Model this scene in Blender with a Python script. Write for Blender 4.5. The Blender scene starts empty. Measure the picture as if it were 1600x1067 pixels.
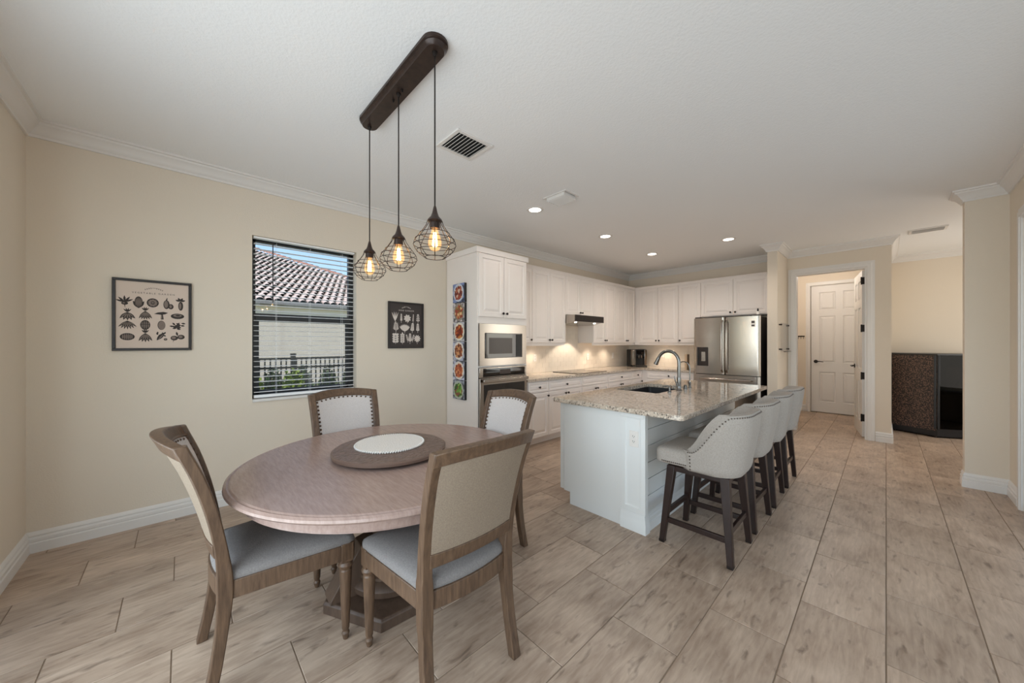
import bpy, bmesh, math, random
from mathutils import Vector, Matrix

SC = bpy.context.scene
COL = SC.collection
random.seed(7)
PI = math.pi

# ------------------------------------------------------------------ camera
cam_d = bpy.data.cameras.new('camera')
cam_d.sensor_width = 36.0
cam_d.lens = 36.0 * 550.2 / 1600.0
cam_d.shift_y = 2.5 / 1600.0
cam_d.clip_start = 0.02
cam = bpy.data.objects.new('camera', cam_d)
cam.location = (0, 0, 1.35)
cam.rotation_euler = (PI / 2, 0, math.atan2(584.5, 550.2))
COL.objects.link(cam)
SC.camera = cam

# ------------------------------------------------------------------ view, world, sun, daylight
SC.view_settings.view_transform = 'Standard'
SC.view_settings.look = 'None'
SC.view_settings.exposure = 0.0
SC.view_settings.gamma = 1.0
SC.view_settings.use_curve_mapping = False
SC.cycles.use_denoising = True
SC.cycles.max_bounces = 10
SC.cycles.diffuse_bounces = 6
SC.cycles.sample_clamp_indirect = 6.0

w = bpy.data.worlds.new('sky')
SC.world = w
w.use_nodes = True
nt = w.node_tree
nt.nodes.clear()
o_ = nt.nodes.new('ShaderNodeOutputWorld')
bg = nt.nodes.new('ShaderNodeBackground')
sky = nt.nodes.new('ShaderNodeTexSky')
sky.sky_type = 'NISHITA'
sky.sun_disc = False
sky.sun_elevation = math.radians(55)
sky.sun_rotation = math.radians(200)
sky.air_density = 1.0
sky.dust_density = 0.6
sky.ozone_density = 1.6
bg.inputs['Strength'].default_value = 0.235
nt.links.new(sky.outputs[0], bg.inputs['Color'])
nt.links.new(bg.outputs[0], o_.inputs['Surface'])


def lamp(name, kind, loc, energy, color=(1, 1, 1), rot=(0, 0, 0), size=None, size_y=None, parent=None, spot=None, blend=0.6, radius=None):
    d = bpy.data.lights.new(name, kind)
    d.energy = energy
    d.color = color
    if kind == 'AREA':
        d.shape = 'RECTANGLE'
        d.size = size
        d.size_y = size_y
    if kind == 'SPOT':
        d.spot_size = spot
        d.spot_blend = blend
    if radius is not None:
        d.shadow_soft_size = radius
    o = bpy.data.objects.new(name, d)
    o.location = loc
    o.rotation_euler = rot
    o.parent = parent
    COL.objects.link(o)
    return o


sun = lamp('sun', 'SUN', (6, -3, 9), 4.2, (1.0, 0.95, 0.88), (math.radians(12), math.radians(31), 0))
sun.data.angle = math.radians(0.6)
# daylight entering by the sliding doors behind the camera and along the side wall
lamp('daylight_near_slider', 'AREA', (-0.95, -0.9, 1.25), 83, (0.87, 0.94, 1.0), (PI / 2 + 0.04, 0, 0), 2.7, 2.1)
lamp('daylight_side_slider', 'AREA', (0.92, 2.3, 1.18), 23, (0.93, 0.96, 1.0), (0, PI / 2 + 0.2, 0), 2.2, 4.6)
lamp('hall_fill', 'AREA', (2.05, 7.3, 1.5), 29, (1.0, 0.93, 0.84), (0, PI / 2, 0), 1.8, 1.8)  # unseen area lamp added inside the hall to brighten it


# ------------------------------------------------------------------ materials
def lin(c):
    return tuple(((v / 255.0) / 12.92 if v / 255.0 <= 0.04045 else ((v / 255.0 + 0.055) / 1.055) ** 2.4) for v in c) + (1.0,)


MATS = {}


def mat(name, rgb, rough=0.5, metal=0.0, var=0.0, scale=8.0, stretch=(1, 1, 1), bump=0.0, bscale=None, rgb2=None, spec=0.5, objrand=0.0, detail=4.0, coat=0.0, wave=None):
    m = bpy.data.materials.new(name)
    m.use_nodes = True
    n = m.node_tree
    b = n.nodes['Principled BSDF']
    b.inputs['Base Color'].default_value = lin(rgb)
    b.inputs['Roughness'].default_value = rough
    b.inputs['Metallic'].default_value = metal
    b.inputs['Specular IOR Level'].default_value = spec
    b.inputs['Coat Weight'].default_value = coat
    b.inputs['Coat Roughness'].default_value = 0.15
    tc = n.nodes.new('ShaderNodeTexCoord')
    mp = n.nodes.new('ShaderNodeMapping')
    mp.inputs['Scale'].default_value = stretch
    n.links.new(tc.outputs['Object'], mp.inputs['Vector'])
    vec = mp.outputs[0]
    if objrand > 0:
        oi = n.nodes.new('ShaderNodeObjectInfo')
        mul = n.nodes.new('ShaderNodeMath')
        mul.operation = 'MULTIPLY'
        mul.inputs[1].default_value = 57.0
        n.links.new(oi.outputs['Random'], mul.inputs[0])
        ad = n.nodes.new('ShaderNodeVectorMath')
        ad.operation = 'ADD'
        n.links.new(vec, ad.inputs[0])
        n.links.new(mul.outputs[0], ad.inputs[1])
        vec = ad.outputs[0]
    if rgb2 is not None:
        nz = n.nodes.new('ShaderNodeTexNoise')
        nz.inputs['Scale'].default_value = scale
        nz.inputs['Detail'].default_value = detail
        nz.inputs['Roughness'].default_value = 0.6
        n.links.new(vec, nz.inputs['Vector'])
        cr = n.nodes.new('ShaderNodeValToRGB')
        lo, hi = 0.5 - 0.5 * (1 - var), 0.5 + 0.5 * (1 - var)
        cr.color_ramp.elements[0].position = max(0.0, lo)
        cr.color_ramp.elements[1].position = min(1.0, hi)
        cr.color_ramp.elements[0].color = lin(rgb2)
        cr.color_ramp.elements[1].color = lin(rgb)
        n.links.new(nz.outputs['Fac'], cr.inputs['Fac'])
        n.links.new(cr.outputs[0], b.inputs['Base Color'])
    if bump > 0:
        nb = n.nodes.new('ShaderNodeTexNoise')
        nb.inputs['Scale'].default_value = bscale or scale
        nb.inputs['Detail'].default_value = 3.0
        n.links.new(vec, nb.inputs['Vector'])
        bp = n.nodes.new('ShaderNodeBump')
        bp.inputs['Strength'].default_value = bump
        bp.inputs['Distance'].default_value = 0.01
        n.links.new(nb.outputs['Fac'], bp.inputs['Height'])
        n.links.new(bp.outputs[0], b.inputs['Normal'])
    MATS[name] = m
    return m


def emit(name, rgb, strength):
    m = bpy.data.materials.new(name)
    m.use_nodes = True
    b = m.node_tree.nodes['Principled BSDF']
    b.inputs['Base Color'].default_value = lin(rgb)
    b.inputs['Emission Color'].default_value = lin(rgb)
    b.inputs['Emission Strength'].default_value = strength
    return m


def clear(name, tint=(250, 252, 252), refl=0.06, ior=1.45):
    m = bpy.data.materials.new(name)
    m.use_nodes = True
    n = m.node_tree
    n.nodes.clear()
    out = n.nodes.new('ShaderNodeOutputMaterial')
    mix = n.nodes.new('ShaderNodeMixShader')
    tr = n.nodes.new('ShaderNodeBsdfTransparent')
    tr.inputs[0].default_value = lin(tint)
    gl = n.nodes.new('ShaderNodeBsdfGlossy')
    gl.inputs['Roughness'].default_value = 0.02
    fr = n.nodes.new('ShaderNodeFresnel')
    fr.inputs['IOR'].default_value = ior
    ge = n.nodes.new('ShaderNodeNewGeometry')          # only the outer skin mirrors
    iv = n.nodes.new('ShaderNodeMath')
    iv.operation = 'SUBTRACT'
    iv.inputs[0].default_value = 1.0
    n.links.new(ge.outputs['Backfacing'], iv.inputs[1])
    mu = n.nodes.new('ShaderNodeMath')
    mu.operation = 'MULTIPLY'
    n.links.new(fr.outputs[0], mu.inputs[0])
    n.links.new(iv.outputs[0], mu.inputs[1])
    n.links.new(mu.outputs[0], mix.inputs[0])
    n.links.new(tr.outputs[0], mix.inputs[1])
    n.links.new(gl.outputs[0], mix.inputs[2])
    n.links.new(mix.outputs[0], out.inputs['Surface'])
    return m


def screen_mat(name, rgb, fac):
    m = bpy.data.materials.new(name)
    m.use_nodes = True
    n = m.node_tree
    n.nodes.clear()
    out = n.nodes.new('ShaderNodeOutputMaterial')
    mix = n.nodes.new('ShaderNodeMixShader')
    mix.inputs[0].default_value = fac
    tr = n.nodes.new('ShaderNodeBsdfTransparent')
    df = n.nodes.new('ShaderNodeBsdfDiffuse')
    df.inputs[0].default_value = lin(rgb)
    n.links.new(tr.outputs[0], mix.inputs[1])
    n.links.new(df.outputs[0], mix.inputs[2])
    n.links.new(mix.outputs[0], out.inputs['Surface'])
    return m


def tile_mat():
    m = bpy.data.materials.new('porcelain_plank')
    m.use_nodes = True
    n = m.node_tree
    b = n.nodes['Principled BSDF']
    tc = n.nodes.new('ShaderNodeTexCoord')
    oi = n.nodes.new('ShaderNodeObjectInfo')
    mul = n.nodes.new('ShaderNodeMath')
    mul.operation = 'MULTIPLY'
    mul.inputs[1].default_value = 91.0
    n.links.new(oi.outputs['Random'], mul.inputs[0])
    ad = n.nodes.new('ShaderNodeVectorMath')
    n.links.new(tc.outputs['Object'], ad.inputs[0])
    n.links.new(mul.outputs[0], ad.inputs[1])

    def noise(sc, stretch, det=5.0, dist=0.0):
        mp = n.nodes.new('ShaderNodeMapping')
        mp.inputs['Scale'].default_value = stretch
        n.links.new(ad.outputs[0], mp.inputs['Vector'])
        z = n.nodes.new('ShaderNodeTexNoise')
        z.inputs['Scale'].default_value = sc
        z.inputs['Detail'].default_value = det
        z.inputs['Distortion'].default_value = dist
        n.links.new(mp.outputs[0], z.inputs['Vector'])
        return z

    def ramp(src, p0, p1, c0, c1):
        r = n.nodes.new('ShaderNodeValToRGB')
        r.color_ramp.elements[0].position = p0
        r.color_ramp.elements[1].position = p1
        r.color_ramp.elements[0].color = c0
        r.color_ramp.elements[1].color = c1
        n.links.new(src, r.inputs[0])
        return r
    grain = noise(13.0, (4.2, 0.6, 1), 9.0, 0.5)
    patch = noise(4.2, (1.4, 0.8, 1), 5.0, 0.3)
    spots = noise(13.0, (1.9, 0.6, 1), 4.0, 0.5)
    c1 = ramp(grain.outputs['Fac'], 0.28, 0.72, lin((142, 119, 100)), lin((203, 182, 162)))
    c2 = ramp(patch.outputs['Fac'], 0.33, 0.66, lin((154, 132, 114)), lin((207, 186, 166)))
    c3 = ramp(spots.outputs['Fac'], 0.27, 0.40, lin((106, 93, 84)), (1, 1, 1, 1))
    mx = n.nodes.new('ShaderNodeMix')
    mx.data_type = 'RGBA'
    mx.inputs['Factor'].default_value = 0.5
    n.links.new(c1.outputs[0], mx.inputs['A'])
    n.links.new(c2.outputs[0], mx.inputs['B'])
    mx2 = n.nodes.new('ShaderNodeMix')
    mx2.data_type = 'RGBA'
    mx2.blend_type = 'MULTIPLY'
    mx2.inputs['Factor'].default_value = 0.55
    n.links.new(mx.outputs['Result'], mx2.inputs['A'])
    n.links.new(c3.outputs[0], mx2.inputs['B'])
    hsv = n.nodes.new('ShaderNodeHueSaturation')
    vr = n.nodes.new('ShaderNodeMapRange')
    vr.inputs['To Min'].default_value = 0.9
    vr.inputs['To Max'].default_value = 1.07
    n.links.new(oi.outputs['Random'], vr.inputs[0])
    n.links.new(vr.outputs[0], hsv.inputs['Value'])
    n.links.new(mx2.outputs['Result'], hsv.inputs['Color'])
    n.links.new(hsv.outputs[0], b.inputs['Base Color'])
    b.inputs['Roughness'].default_value = 0.36
    bp = n.nodes.new('ShaderNodeBump')
    bp.inputs['Strength'].default_value = 0.12
    bp.inputs['Distance'].default_value = 0.004
    n.links.new(grain.outputs['Fac'], bp.inputs['Height'])
    n.links.new(bp.outputs[0], b.inputs['Normal'])
    return m


def granite_mat():
    m = bpy.data.materials.new('granite')
    m.use_nodes = True
    n = m.node_tree
    b = n.nodes['Principled BSDF']
    tc = n.nodes.new('ShaderNodeTexCoord')

    def layer(prev, kind, sc, p0, p1, col, det=3.0):
        z = n.nodes.new('ShaderNodeTexNoise')
        z.inputs['Scale'].default_value = sc
        z.inputs['Detail'].default_value = det
        mp = n.nodes.new('ShaderNodeMapping')
        mp.inputs['Location'].default_value = (sc * 0.37, sc * 0.11, sc * 0.7)
        n.links.new(tc.outputs['Object'], mp.inputs['Vector'])
        n.links.new(mp.outputs[0], z.inputs['Vector'])
        r = n.nodes.new('ShaderNodeMapRange')
        r.inputs['From Min'].default_value = p0
        r.inputs['From Max'].default_value = p1
        n.links.new(z.outputs['Fac'], r.inputs[0])
        mx = n.nodes.new('ShaderNodeMix')
        mx.data_type = 'RGBA'
        n.links.new(r.outputs[0], mx.inputs['Factor'])
        if isinstance(prev, tuple):
            mx.inputs['A'].default_value = prev
        else:
            n.links.new(prev, mx.inputs['A'])
        mx.inputs['B'].default_value = lin(col)
        return mx.outputs['Result']
    c = layer(lin((208, 193, 176)), 'n', 26, 0.50, 0.66, (172, 157, 142))
    c = layer(c, 'n', 48, 0.56, 0.62, (226, 216, 200))
    c = layer(c, 'n', 85, 0.57, 0.63, (96, 89, 84))
    c = layer(c, 'n', 130, 0.63, 0.68, (46, 42, 42))
    c = layer(c, 'n', 18, 0.70, 0.75, (140, 98, 74))
    n.links.new(c, b.inputs['Base Color'])
    b.inputs['Roughness'].default_value = 0.07
    b.inputs['Specular IOR Level'].default_value = 0.6
    return m


def speckle_mat():
    m = bpy.data.materials.new('speckled_black')
    m.use_nodes = True
    n = m.node_tree
    b = n.nodes['Principled BSDF']
    tc = n.nodes.new('ShaderNodeTexCoord')
    z = n.nodes.new('ShaderNodeTexNoise')
    z.inputs['Scale'].default_value = 75
    z.inputs['Detail'].default_value = 2
    n.links.new(tc.outputs['Object'], z.inputs['Vector'])
    r = n.nodes.new('ShaderNodeValToRGB')
    r.color_ramp.elements[0].position = 0.46
    r.color_ramp.elements[1].position = 0.64
    r.color_ramp.elements[0].color = lin((26, 20, 20))
    r.color_ramp.elements[1].color = lin((118, 90, 76))
    n.links.new(z.outputs['Fac'], r.inputs[0])
    n.links.new(r.outputs[0], b.inputs['Base Color'])
    b.inputs['Roughness'].default_value = 0.45
    return m


def food_mat(name, seed, cols, plate=(232, 226, 216), ground=(88, 96, 112), cx=0.0, cz=0.0, rx=0.1, rz=0.1):
    """flat print of a plate of food: plate disc over a table top, coloured blobs on the plate"""
    m = bpy.data.materials.new(name)
    m.use_nodes = True
    n = m.node_tree
    b = n.nodes['Principled BSDF']
    tc = n.nodes.new('ShaderNodeTexCoord')
    mp = n.nodes.new('ShaderNodeMapping')
    mp.inputs['Location'].default_value = (-cx / rx, 0, -cz / rz)
    mp.inputs['Scale'].default_value = (1 / rx, 0, 1 / rz)
    n.links.new(tc.outputs['Object'], mp.inputs['Vector'])
    ln = n.nodes.new('ShaderNodeVectorMath')
    ln.operation = 'LENGTH'
    n.links.new(mp.outputs[0], ln.inputs[0])
    wob = n.nodes.new('ShaderNodeTexNoise')
    wob.inputs['Scale'].default_value = 26
    n.links.new(tc.outputs['Object'], wob.inputs['Vector'])
    wm = n.nodes.new('ShaderNodeMath')
    wm.operation = 'MULTIPLY_ADD'
    wm.inputs[1].default_value = 0.7
    n.links.new(wob.outputs['Fac'], wm.inputs[0])
    n.links.new(ln.outputs['Value'], wm.inputs[2])
    off = n.nodes.new('ShaderNodeVectorMath')
    off.inputs[1].default_value = (seed * 3.1, seed * 1.7, seed)
    n.links.new(tc.outputs['Object'], off.inputs[0])
    vo = n.nodes.new('ShaderNodeTexVoronoi')
    vo.inputs['Scale'].default_value = 34
    n.links.new(off.outputs[0], vo.inputs['Vector'])
    sp = n.nodes.new('ShaderNodeSeparateColor')
    n.links.new(vo.outputs['Color'], sp.inputs[0])
    cr = n.nodes.new('ShaderNodeValToRGB')
    cr.color_ramp.interpolation = 'CONSTANT'
    els = cr.color_ramp.elements
    while len(els) < len(cols):
        els.new(0.5)
    for i, c in enumerate(cols):
        els[i].position = i / len(cols)
        els[i].color = lin(c)
    n.links.new(sp.outputs[0], cr.inputs[0])
    gz = n.nodes.new('ShaderNodeTexNoise')
    gz.inputs['Scale'].default_value = 22
    n.links.new(off.outputs[0], gz.inputs['Vector'])
    gr = n.nodes.new('ShaderNodeValToRGB')
    gr.color_ramp.elements[0].position = 0.42
    gr.color_ramp.elements[1].position = 0.58
    gr.color_ramp.elements[0].color = lin(tuple(int(v * 0.8) for v in ground))
    gr.color_ramp.elements[1].color = lin(tuple(min(255, int(v * 1.75)) for v in ground))
    n.links.new(gz.outputs['Fac'], gr.inputs[0])

    def below(src, lim):
        c = n.nodes.new('ShaderNodeMath')
        c.operation = 'LESS_THAN'
        c.inputs[1].default_value = lim
        n.links.new(src, c.inputs[0])
        return c.outputs[0]
    m1 = n.nodes.new('ShaderNodeMix')
    m1.data_type = 'RGBA'
    n.links.new(below(ln.outputs['Value'], 1.0), m1.inputs['Factor'])
    n.links.new(gr.outputs[0], m1.inputs['A'])
    m1.inputs['B'].default_value = lin(plate)
    m2 = n.nodes.new('ShaderNodeMix')
    m2.data_type = 'RGBA'
    n.links.new(below(wm.outputs[0], 1.14), m2.inputs['Factor'])
    n.links.new(m1.outputs['Result'], m2.inputs['A'])
    n.links.new(cr.outputs[0], m2.inputs['B'])
    n.links.new(m2.outputs['Result'], b.inputs['Base Color'])
    b.inputs['Roughness'].default_value = 0.5
    return m


M_WALL = mat('wall_paint', (224, 213, 197), 0.85, var=0, bump=0.10, bscale=120)
M_CEIL = mat('ceiling_paint', (238, 239, 239), 0.9, bump=0.22, bscale=80)
M_TRIM = mat('trim_white', (226, 223, 219), 0.42)
M_CAB = mat('cabinet_white', (240, 233, 228), 0.38)
M_ISL = mat('island_white', (232, 234, 233), 0.42)
M_KNOB = mat('dark_bronze', (42, 36, 33), 0.35, 0.7)
M_TILE = tile_mat()
M_GROUT = mat('grout', (138, 120, 102), 0.9)
M_GRAN = granite_mat()
M_STEEL = mat('stainless', (176, 168, 160), 0.2, 1.0)
M_STEELD = mat('dark_steel', (70, 64, 62), 0.3, 0.9)
M_NICKEL = mat('brushed_nickel', (132, 130, 127), 0.26, 1.0)
M_BLKGL = mat('black_glass', (22, 19, 18), 0.05, 0.0, spec=0.8)
M_BLACK = mat('black_plastic', (24, 23, 24), 0.4)
M_FRIDGESIDE = mat('fridge_side', (46, 40, 38), 0.45, bump=0.1, bscale=300)
M_FRAMEBLK = mat('window_frame_black', (28, 30, 34), 0.4)
M_SLAT = mat('blind_white', (248, 249, 250), 0.45)
M_GLASS = clear('window_glass')
M_SCREEN = screen_mat('insect_screen', (92, 92, 92), 0.26)
M_ACRYL = clear('clear_acrylic', (246, 246, 246), ior=1.12)
M_CHWOOD = mat('weathered_oak', (112, 88, 68), 0.42, var=0.5, scale=18, stretch=(4, 4, 0.5), rgb2=(70, 52, 39), bump=0.08, bscale=30)
M_TBWOOD = mat('table_oak', (174, 152, 143), 0.25, var=0.42, scale=16, stretch=(0.8, 5.5, 2), rgb2=(146, 123, 114), bump=0.05, bscale=40, detail=9)
M_TBBASE = mat('table_base_oak', (98, 78, 63), 0.5, var=0.4, scale=12, stretch=(3, 3, 0.8), rgb2=(68, 52, 42))
M_SUSAN = mat('tray_bark', (126, 104, 94), 0.35, var=0.5, scale=34, rgb2=(88, 70, 64), bump=0.9, bscale=48)
M_SUSEDGE = mat('tray_edge', (104, 84, 74), 0.4)
M_MAT = mat('woven_white', (226, 224, 220), 0.8, bump=0.4, bscale=140)
M_LINENB = mat('linen_beige', (150, 135, 118), 0.9, var=0.6, scale=180, rgb2=(132, 117, 101), bump=0.15, bscale=260)
M_LINEN = mat('linen', (134, 130, 128), 0.9, var=0.6, scale=180, rgb2=(116, 112, 111), bump=0.15, bscale=260)  # seat fabric, its colour darkened to include the table's shade
M_LINENW = mat('linen_pale', (204, 198, 195), 0.9, var=0.6, scale=180, rgb2=(188, 182, 179), bump=0.12, bscale=260)
M_STOOLF = mat('stool_linen', (178, 170, 162), 0.9, var=0.55, scale=150, rgb2=(156, 149, 141), bump=0.12, bscale=220)
M_NAIL = mat('nailhead_brass', (96, 76, 62), 0.35, 0.9)
M_NAILS = mat('nailhead_pewter', (112, 104, 98), 0.3, 0.9)
M_ESPR = mat('espresso_wood', (50, 33, 28), 0.35, var=0.5, scale=16, stretch=(3, 3, 0.5), rgb2=(36, 24, 21))
M_BRONZE = mat('oiled_bronze', (66, 50, 43), 0.3, 0.35, var=0.5, scale=30, rgb2=(44, 33, 29))
M_WIRE = mat('cage_wire', (50, 38, 32), 0.45, 0.5)
M_BULBG = clear('bulb_glass', (255, 246, 230), ior=1.2)
_n = M_BULBG.node_tree                      # the lit bulb's warm glow
_em = _n.nodes.new('ShaderNodeEmission')
_em.inputs[0].default_value = lin((255, 196, 120))
_em.inputs[1].default_value = 0.42
_ad = _n.nodes.new('ShaderNodeAddShader')
_out = [x for x in _n.nodes if x.type == 'OUTPUT_MATERIAL'][0]
_n.links.new(_out.inputs['Surface'].links[0].from_socket, _ad.inputs[0])
_n.links.new(_em.outputs[0], _ad.inputs[1])
_n.links.new(_ad.outputs[0], _out.inputs['Surface'])
M_FIL = emit('filament', (255, 205, 130), 30.0)
M_LED = emit('led_lens', (255, 246, 232), 9.0)
M_PAPER = mat('poster_cream', (214, 196, 182), 0.7)
M_PAPERD = mat('poster_charcoal', (62, 54, 52), 0.7)
M_INK = mat('ink', (52, 44, 40), 0.7)
M_INKG = mat('ink_grey', (128, 113, 104), 0.7)
M_INKW = mat('ink_white', (214, 204, 196), 0.7)
M_FRBLK = mat('frame_black', (34, 28, 28), 0.4)
M_PLATE = mat('outlet_white', (235, 230, 224), 0.4)
M_DARKVENT = mat('vent_dark', (30, 30, 30), 0.8)
M_SPECK = speckle_mat()
M_SUBWAY = mat('subway_tile', (233, 222, 208), 0.22)
M_SPGROUT = mat('backsplash_grout', (214, 202, 186), 0.8)
M_STUCCO = mat('stucco_cream', (242, 229, 214), 0.9, bump=0.2, bscale=60)
M_ROOFT = mat('roof_tile', (226, 210, 200), 0.85, var=0.4, scale=3.0, rgb2=(186, 160, 148))
M_ROOFH = mat('roof_hip_tile', (186, 142, 126), 0.85, var=0.4, scale=3.0, rgb2=(150, 104, 90))
M_ROOFU = mat('roof_underlay', (44, 38, 36), 0.9)
M_GUTTER = mat('gutter_grey', (128, 124, 122), 0.5)
M_FENCE = mat('fence_black', (30, 32, 35), 0.45)
M_LEAF = mat('leaf_green', (88, 116, 52), 0.6, var=0.3, scale=6, rgb2=(46, 74, 34), objrand=1)
M_LEAFY = mat('leaf_bright', (176, 190, 78), 0.6, var=0.3, scale=6, rgb2=(104, 138, 50), objrand=1)
M_STEM = mat('shrub_stem', (86, 66, 48), 0.8)
M_GRASS = mat('lawn', (122, 124, 90), 0.9, var=0.3, scale=20, rgb2=(86, 98, 62))
M_BEIGEWOOD = mat('board_wood', (222, 196, 166), 0.5, var=0.4, scale=12, stretch=(4, 4, 0.5), rgb2=(200, 170, 138))
M_CARD = mat('light_box', (104, 92, 82), 0.6)
M_SINK = mat('sink_composite', (34, 33, 36), 0.45)


# ------------------------------------------------------------------ mesh helpers
def finish(bm, smooth_angle=32):
    bmesh.ops.recalc_face_normals(bm, faces=bm.faces)
    lim = math.radians(smooth_angle)
    for f in bm.faces:
        f.smooth = True
    for e in bm.edges:
        if len(e.link_faces) != 2 or e.calc_face_angle(0) > lim:
            e.smooth = False


def obj(name, bm, material, parent=None, loc=(0, 0, 0), rot=(0, 0, 0), bevel=0.0, seg=2, angle=32):
    finish(bm, angle)
    me = bpy.data.meshes.new(name)
    bm.to_mesh(me)
    bm.free()
    me.materials.append(material)
    o = bpy.data.objects.new(name, me)
    COL.objects.link(o)
    o.location = loc
    o.rotation_euler = rot
    o.parent = parent
    if bevel > 0:
        md = o.modifiers.new('bevel', 'BEVEL')
        md.width = bevel
        md.segments = seg
        md.limit_method = 'ANGLE'
        md.angle_limit = math.radians(40)
        md.harden_normals = False
    return o


def share(name, src, parent=None, loc=(0, 0, 0), rot=(0, 0, 0), scale=(1, 1, 1)):
    o = bpy.data.objects.new(name, src.data)
    COL.objects.link(o)
    for md in src.modifiers:
        k = o.modifiers.new(md.name, md.type)
        if md.type == 'BEVEL':
            k.width, k.segments, k.limit_method, k.angle_limit = md.width, md.segments, md.limit_method, md.angle_limit
    o.location = loc
    o.rotation_euler = rot
    o.scale = scale
    o.parent = parent
    return o


def tag(o, label=None, cat=None, group=None, kind=None):
    if label:
        o['label'] = label
    if cat:
        o['category'] = cat
    if group:
        o['group'] = group
    if kind:
        o['kind'] = kind
    return o


def thing(name, label, cat, loc=(0, 0, 0), rotz=0.0, group=None):
    o = bpy.data.objects.new(name, None)
    o.empty_display_size = 0.05
    COL.objects.link(o)
    o.location = loc
    o.rotation_euler = (0, 0, rotz)
    return tag(o, label, cat, group)


def copy_tree(o, parent=None):
    c = o.copy()
    COL.objects.link(c)
    c.parent = parent
    for ch in list(o.children):
        copy_tree(ch, c)
    return c


def B():
    return bmesh.new()


def box(bm, x0, x1, y0, y1, z0, z1):
    v = [bm.verts.new((x, y, z)) for z in (z0, z1) for y in (y0, y1) for x in (x0, x1)]
    for f in ((0, 2, 3, 1), (4, 5, 7, 6), (0, 1, 5, 4), (2, 6, 7, 3), (0, 4, 6, 2), (1, 3, 7, 5)):
        bm.faces.new([v[i] for i in f])
    return bm


def bx(*a):
    return box(B(), *a)


def loft(bm, rings, closed=True, cap=True, loop=False):
    """rings: list of equal-length lists of points"""
    vs = [[bm.verts.new(p) for p in r] for r in rings]
    n = len(vs[0])
    pairs = list(zip(vs[:-1], vs[1:]))
    if loop:
        pairs.append((vs[-1], vs[0]))
    for a, b in pairs:
        for i in range(n if closed else n - 1):
            j = (i + 1) % n
            try:
                bm.faces.new((a[i], a[j], b[j], b[i]))
            except ValueError:
                pass
    if cap and closed and not loop:
        bm.faces.new(vs[0][::-1])
        bm.faces.new(vs[-1])
    return bm


def cyl(bm, p0, p1, r0, r1=None, n=12):
    r1 = r0 if r1 is None else r1
    p0, p1 = Vector(p0), Vector(p1)
    d = (p1 - p0).normalized()
    a = d.orthogonal().normalized()
    b = d.cross(a)
    ring = lambda p, r: [p + a * (r * math.cos(2 * PI * i / n)) + b * (r * math.sin(2 * PI * i / n)) for i in range(n)]
    return loft(bm, [ring(p0, r0), ring(p1, r1)])


def tube(bm, pts, r, n=8, closed=False):
    pts = [Vector(p) for p in pts]
    m = len(pts)
    rings = []
    up = None
    for i, p in enumerate(pts):
        if closed:
            d = pts[(i + 1) % m] - pts[(i - 1) % m]
        else:
            d = pts[min(i + 1, m - 1)] - pts[max(i - 1, 0)]
        d.normalize()
        a = d.orthogonal().normalized() if up is None else (up - d * up.dot(d)).normalized()
        up = a
        b = d.cross(a)
        rr = r[i] if isinstance(r, (list, tuple)) else r
        rings.append([p + a * (rr * math.cos(2 * PI * k / n)) + b * (rr * math.sin(2 * PI * k / n)) for k in range(n)])
    return loft(bm, rings, loop=closed)


def lathe(bm, prof, n=32, cx=0.0, cy=0.0):
    rings = []
    for r, z in prof:
        r = max(r, 1e-4)
        rings.append([(cx + r * math.cos(2 * PI * i / n), cy + r * math.sin(2 * PI * i / n), z) for i in range(n)])
    return loft(bm, rings)


def prism(bm, poly, z0, z1):
    return loft(bm, [[(x, y, z0) for x, y in poly], [(x, y, z1) for x, y in poly]])


def ring_panel(bm, x0, x1, z0, z1, rings, back=0.0):
    """nested rectangles facing -Y: rings = [(inset, y)], first ring is joined to a flat back at y=back"""
    R = []
    R.append([(x0, back, z0), (x1, back, z0), (x1, back, z1), (x0, back, z1)])
    for ins, y in rings:
        R.append([(x0 + ins, y, z0 + ins), (x1 - ins, y, z0 + ins), (x1 - ins, y, z1 - ins), (x0 + ins, y, z1 - ins)])
    return loft(bm, R)


def sweep(bm, path, prof, closed=False):
    """path: XY points; profile [(offset to the right of travel, z)]"""
    n = len(path)
    rings = []
    for i in range(n):
        p = Vector(path[i])
        a = Vector(path[i - 1]) if (closed or i > 0) else None
        c = Vector(path[(i + 1) % n]) if (closed or i < n - 1) else None
        def nrm(u, v):
            d = (v - u).normalized()
            return Vector((d.y, -d.x))
        if a is None:
            m = nrm(p, c)
        elif c is None:
            m = nrm(a, p)
        else:
            n1, n2 = nrm(a, p), nrm(p, c)
            m = (n1 + n2)
            m = m / max(m.dot(n1), 0.2)
        rings.append([(p.x + m.x * o, p.y + m.y * o, z) for o, z in prof])
    return loft(bm, rings, loop=closed)


def dome(bm, p, n, r):
    """small faceted stud on a surface"""
    p, n = Vector(p), Vector(n).normalized()
    a = n.orthogonal().normalized()
    b = n.cross(a)
    ring = [bm.verts.new(p + a * (r * math.cos(k * PI / 3)) + b * (r * math.sin(k * PI / 3))) for k in range(6)]
    top = bm.verts.new(p + n * r * 0.7)
    for k in range(6):
        bm.faces.new((ring[k], ring[(k + 1) % 6], top))


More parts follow.
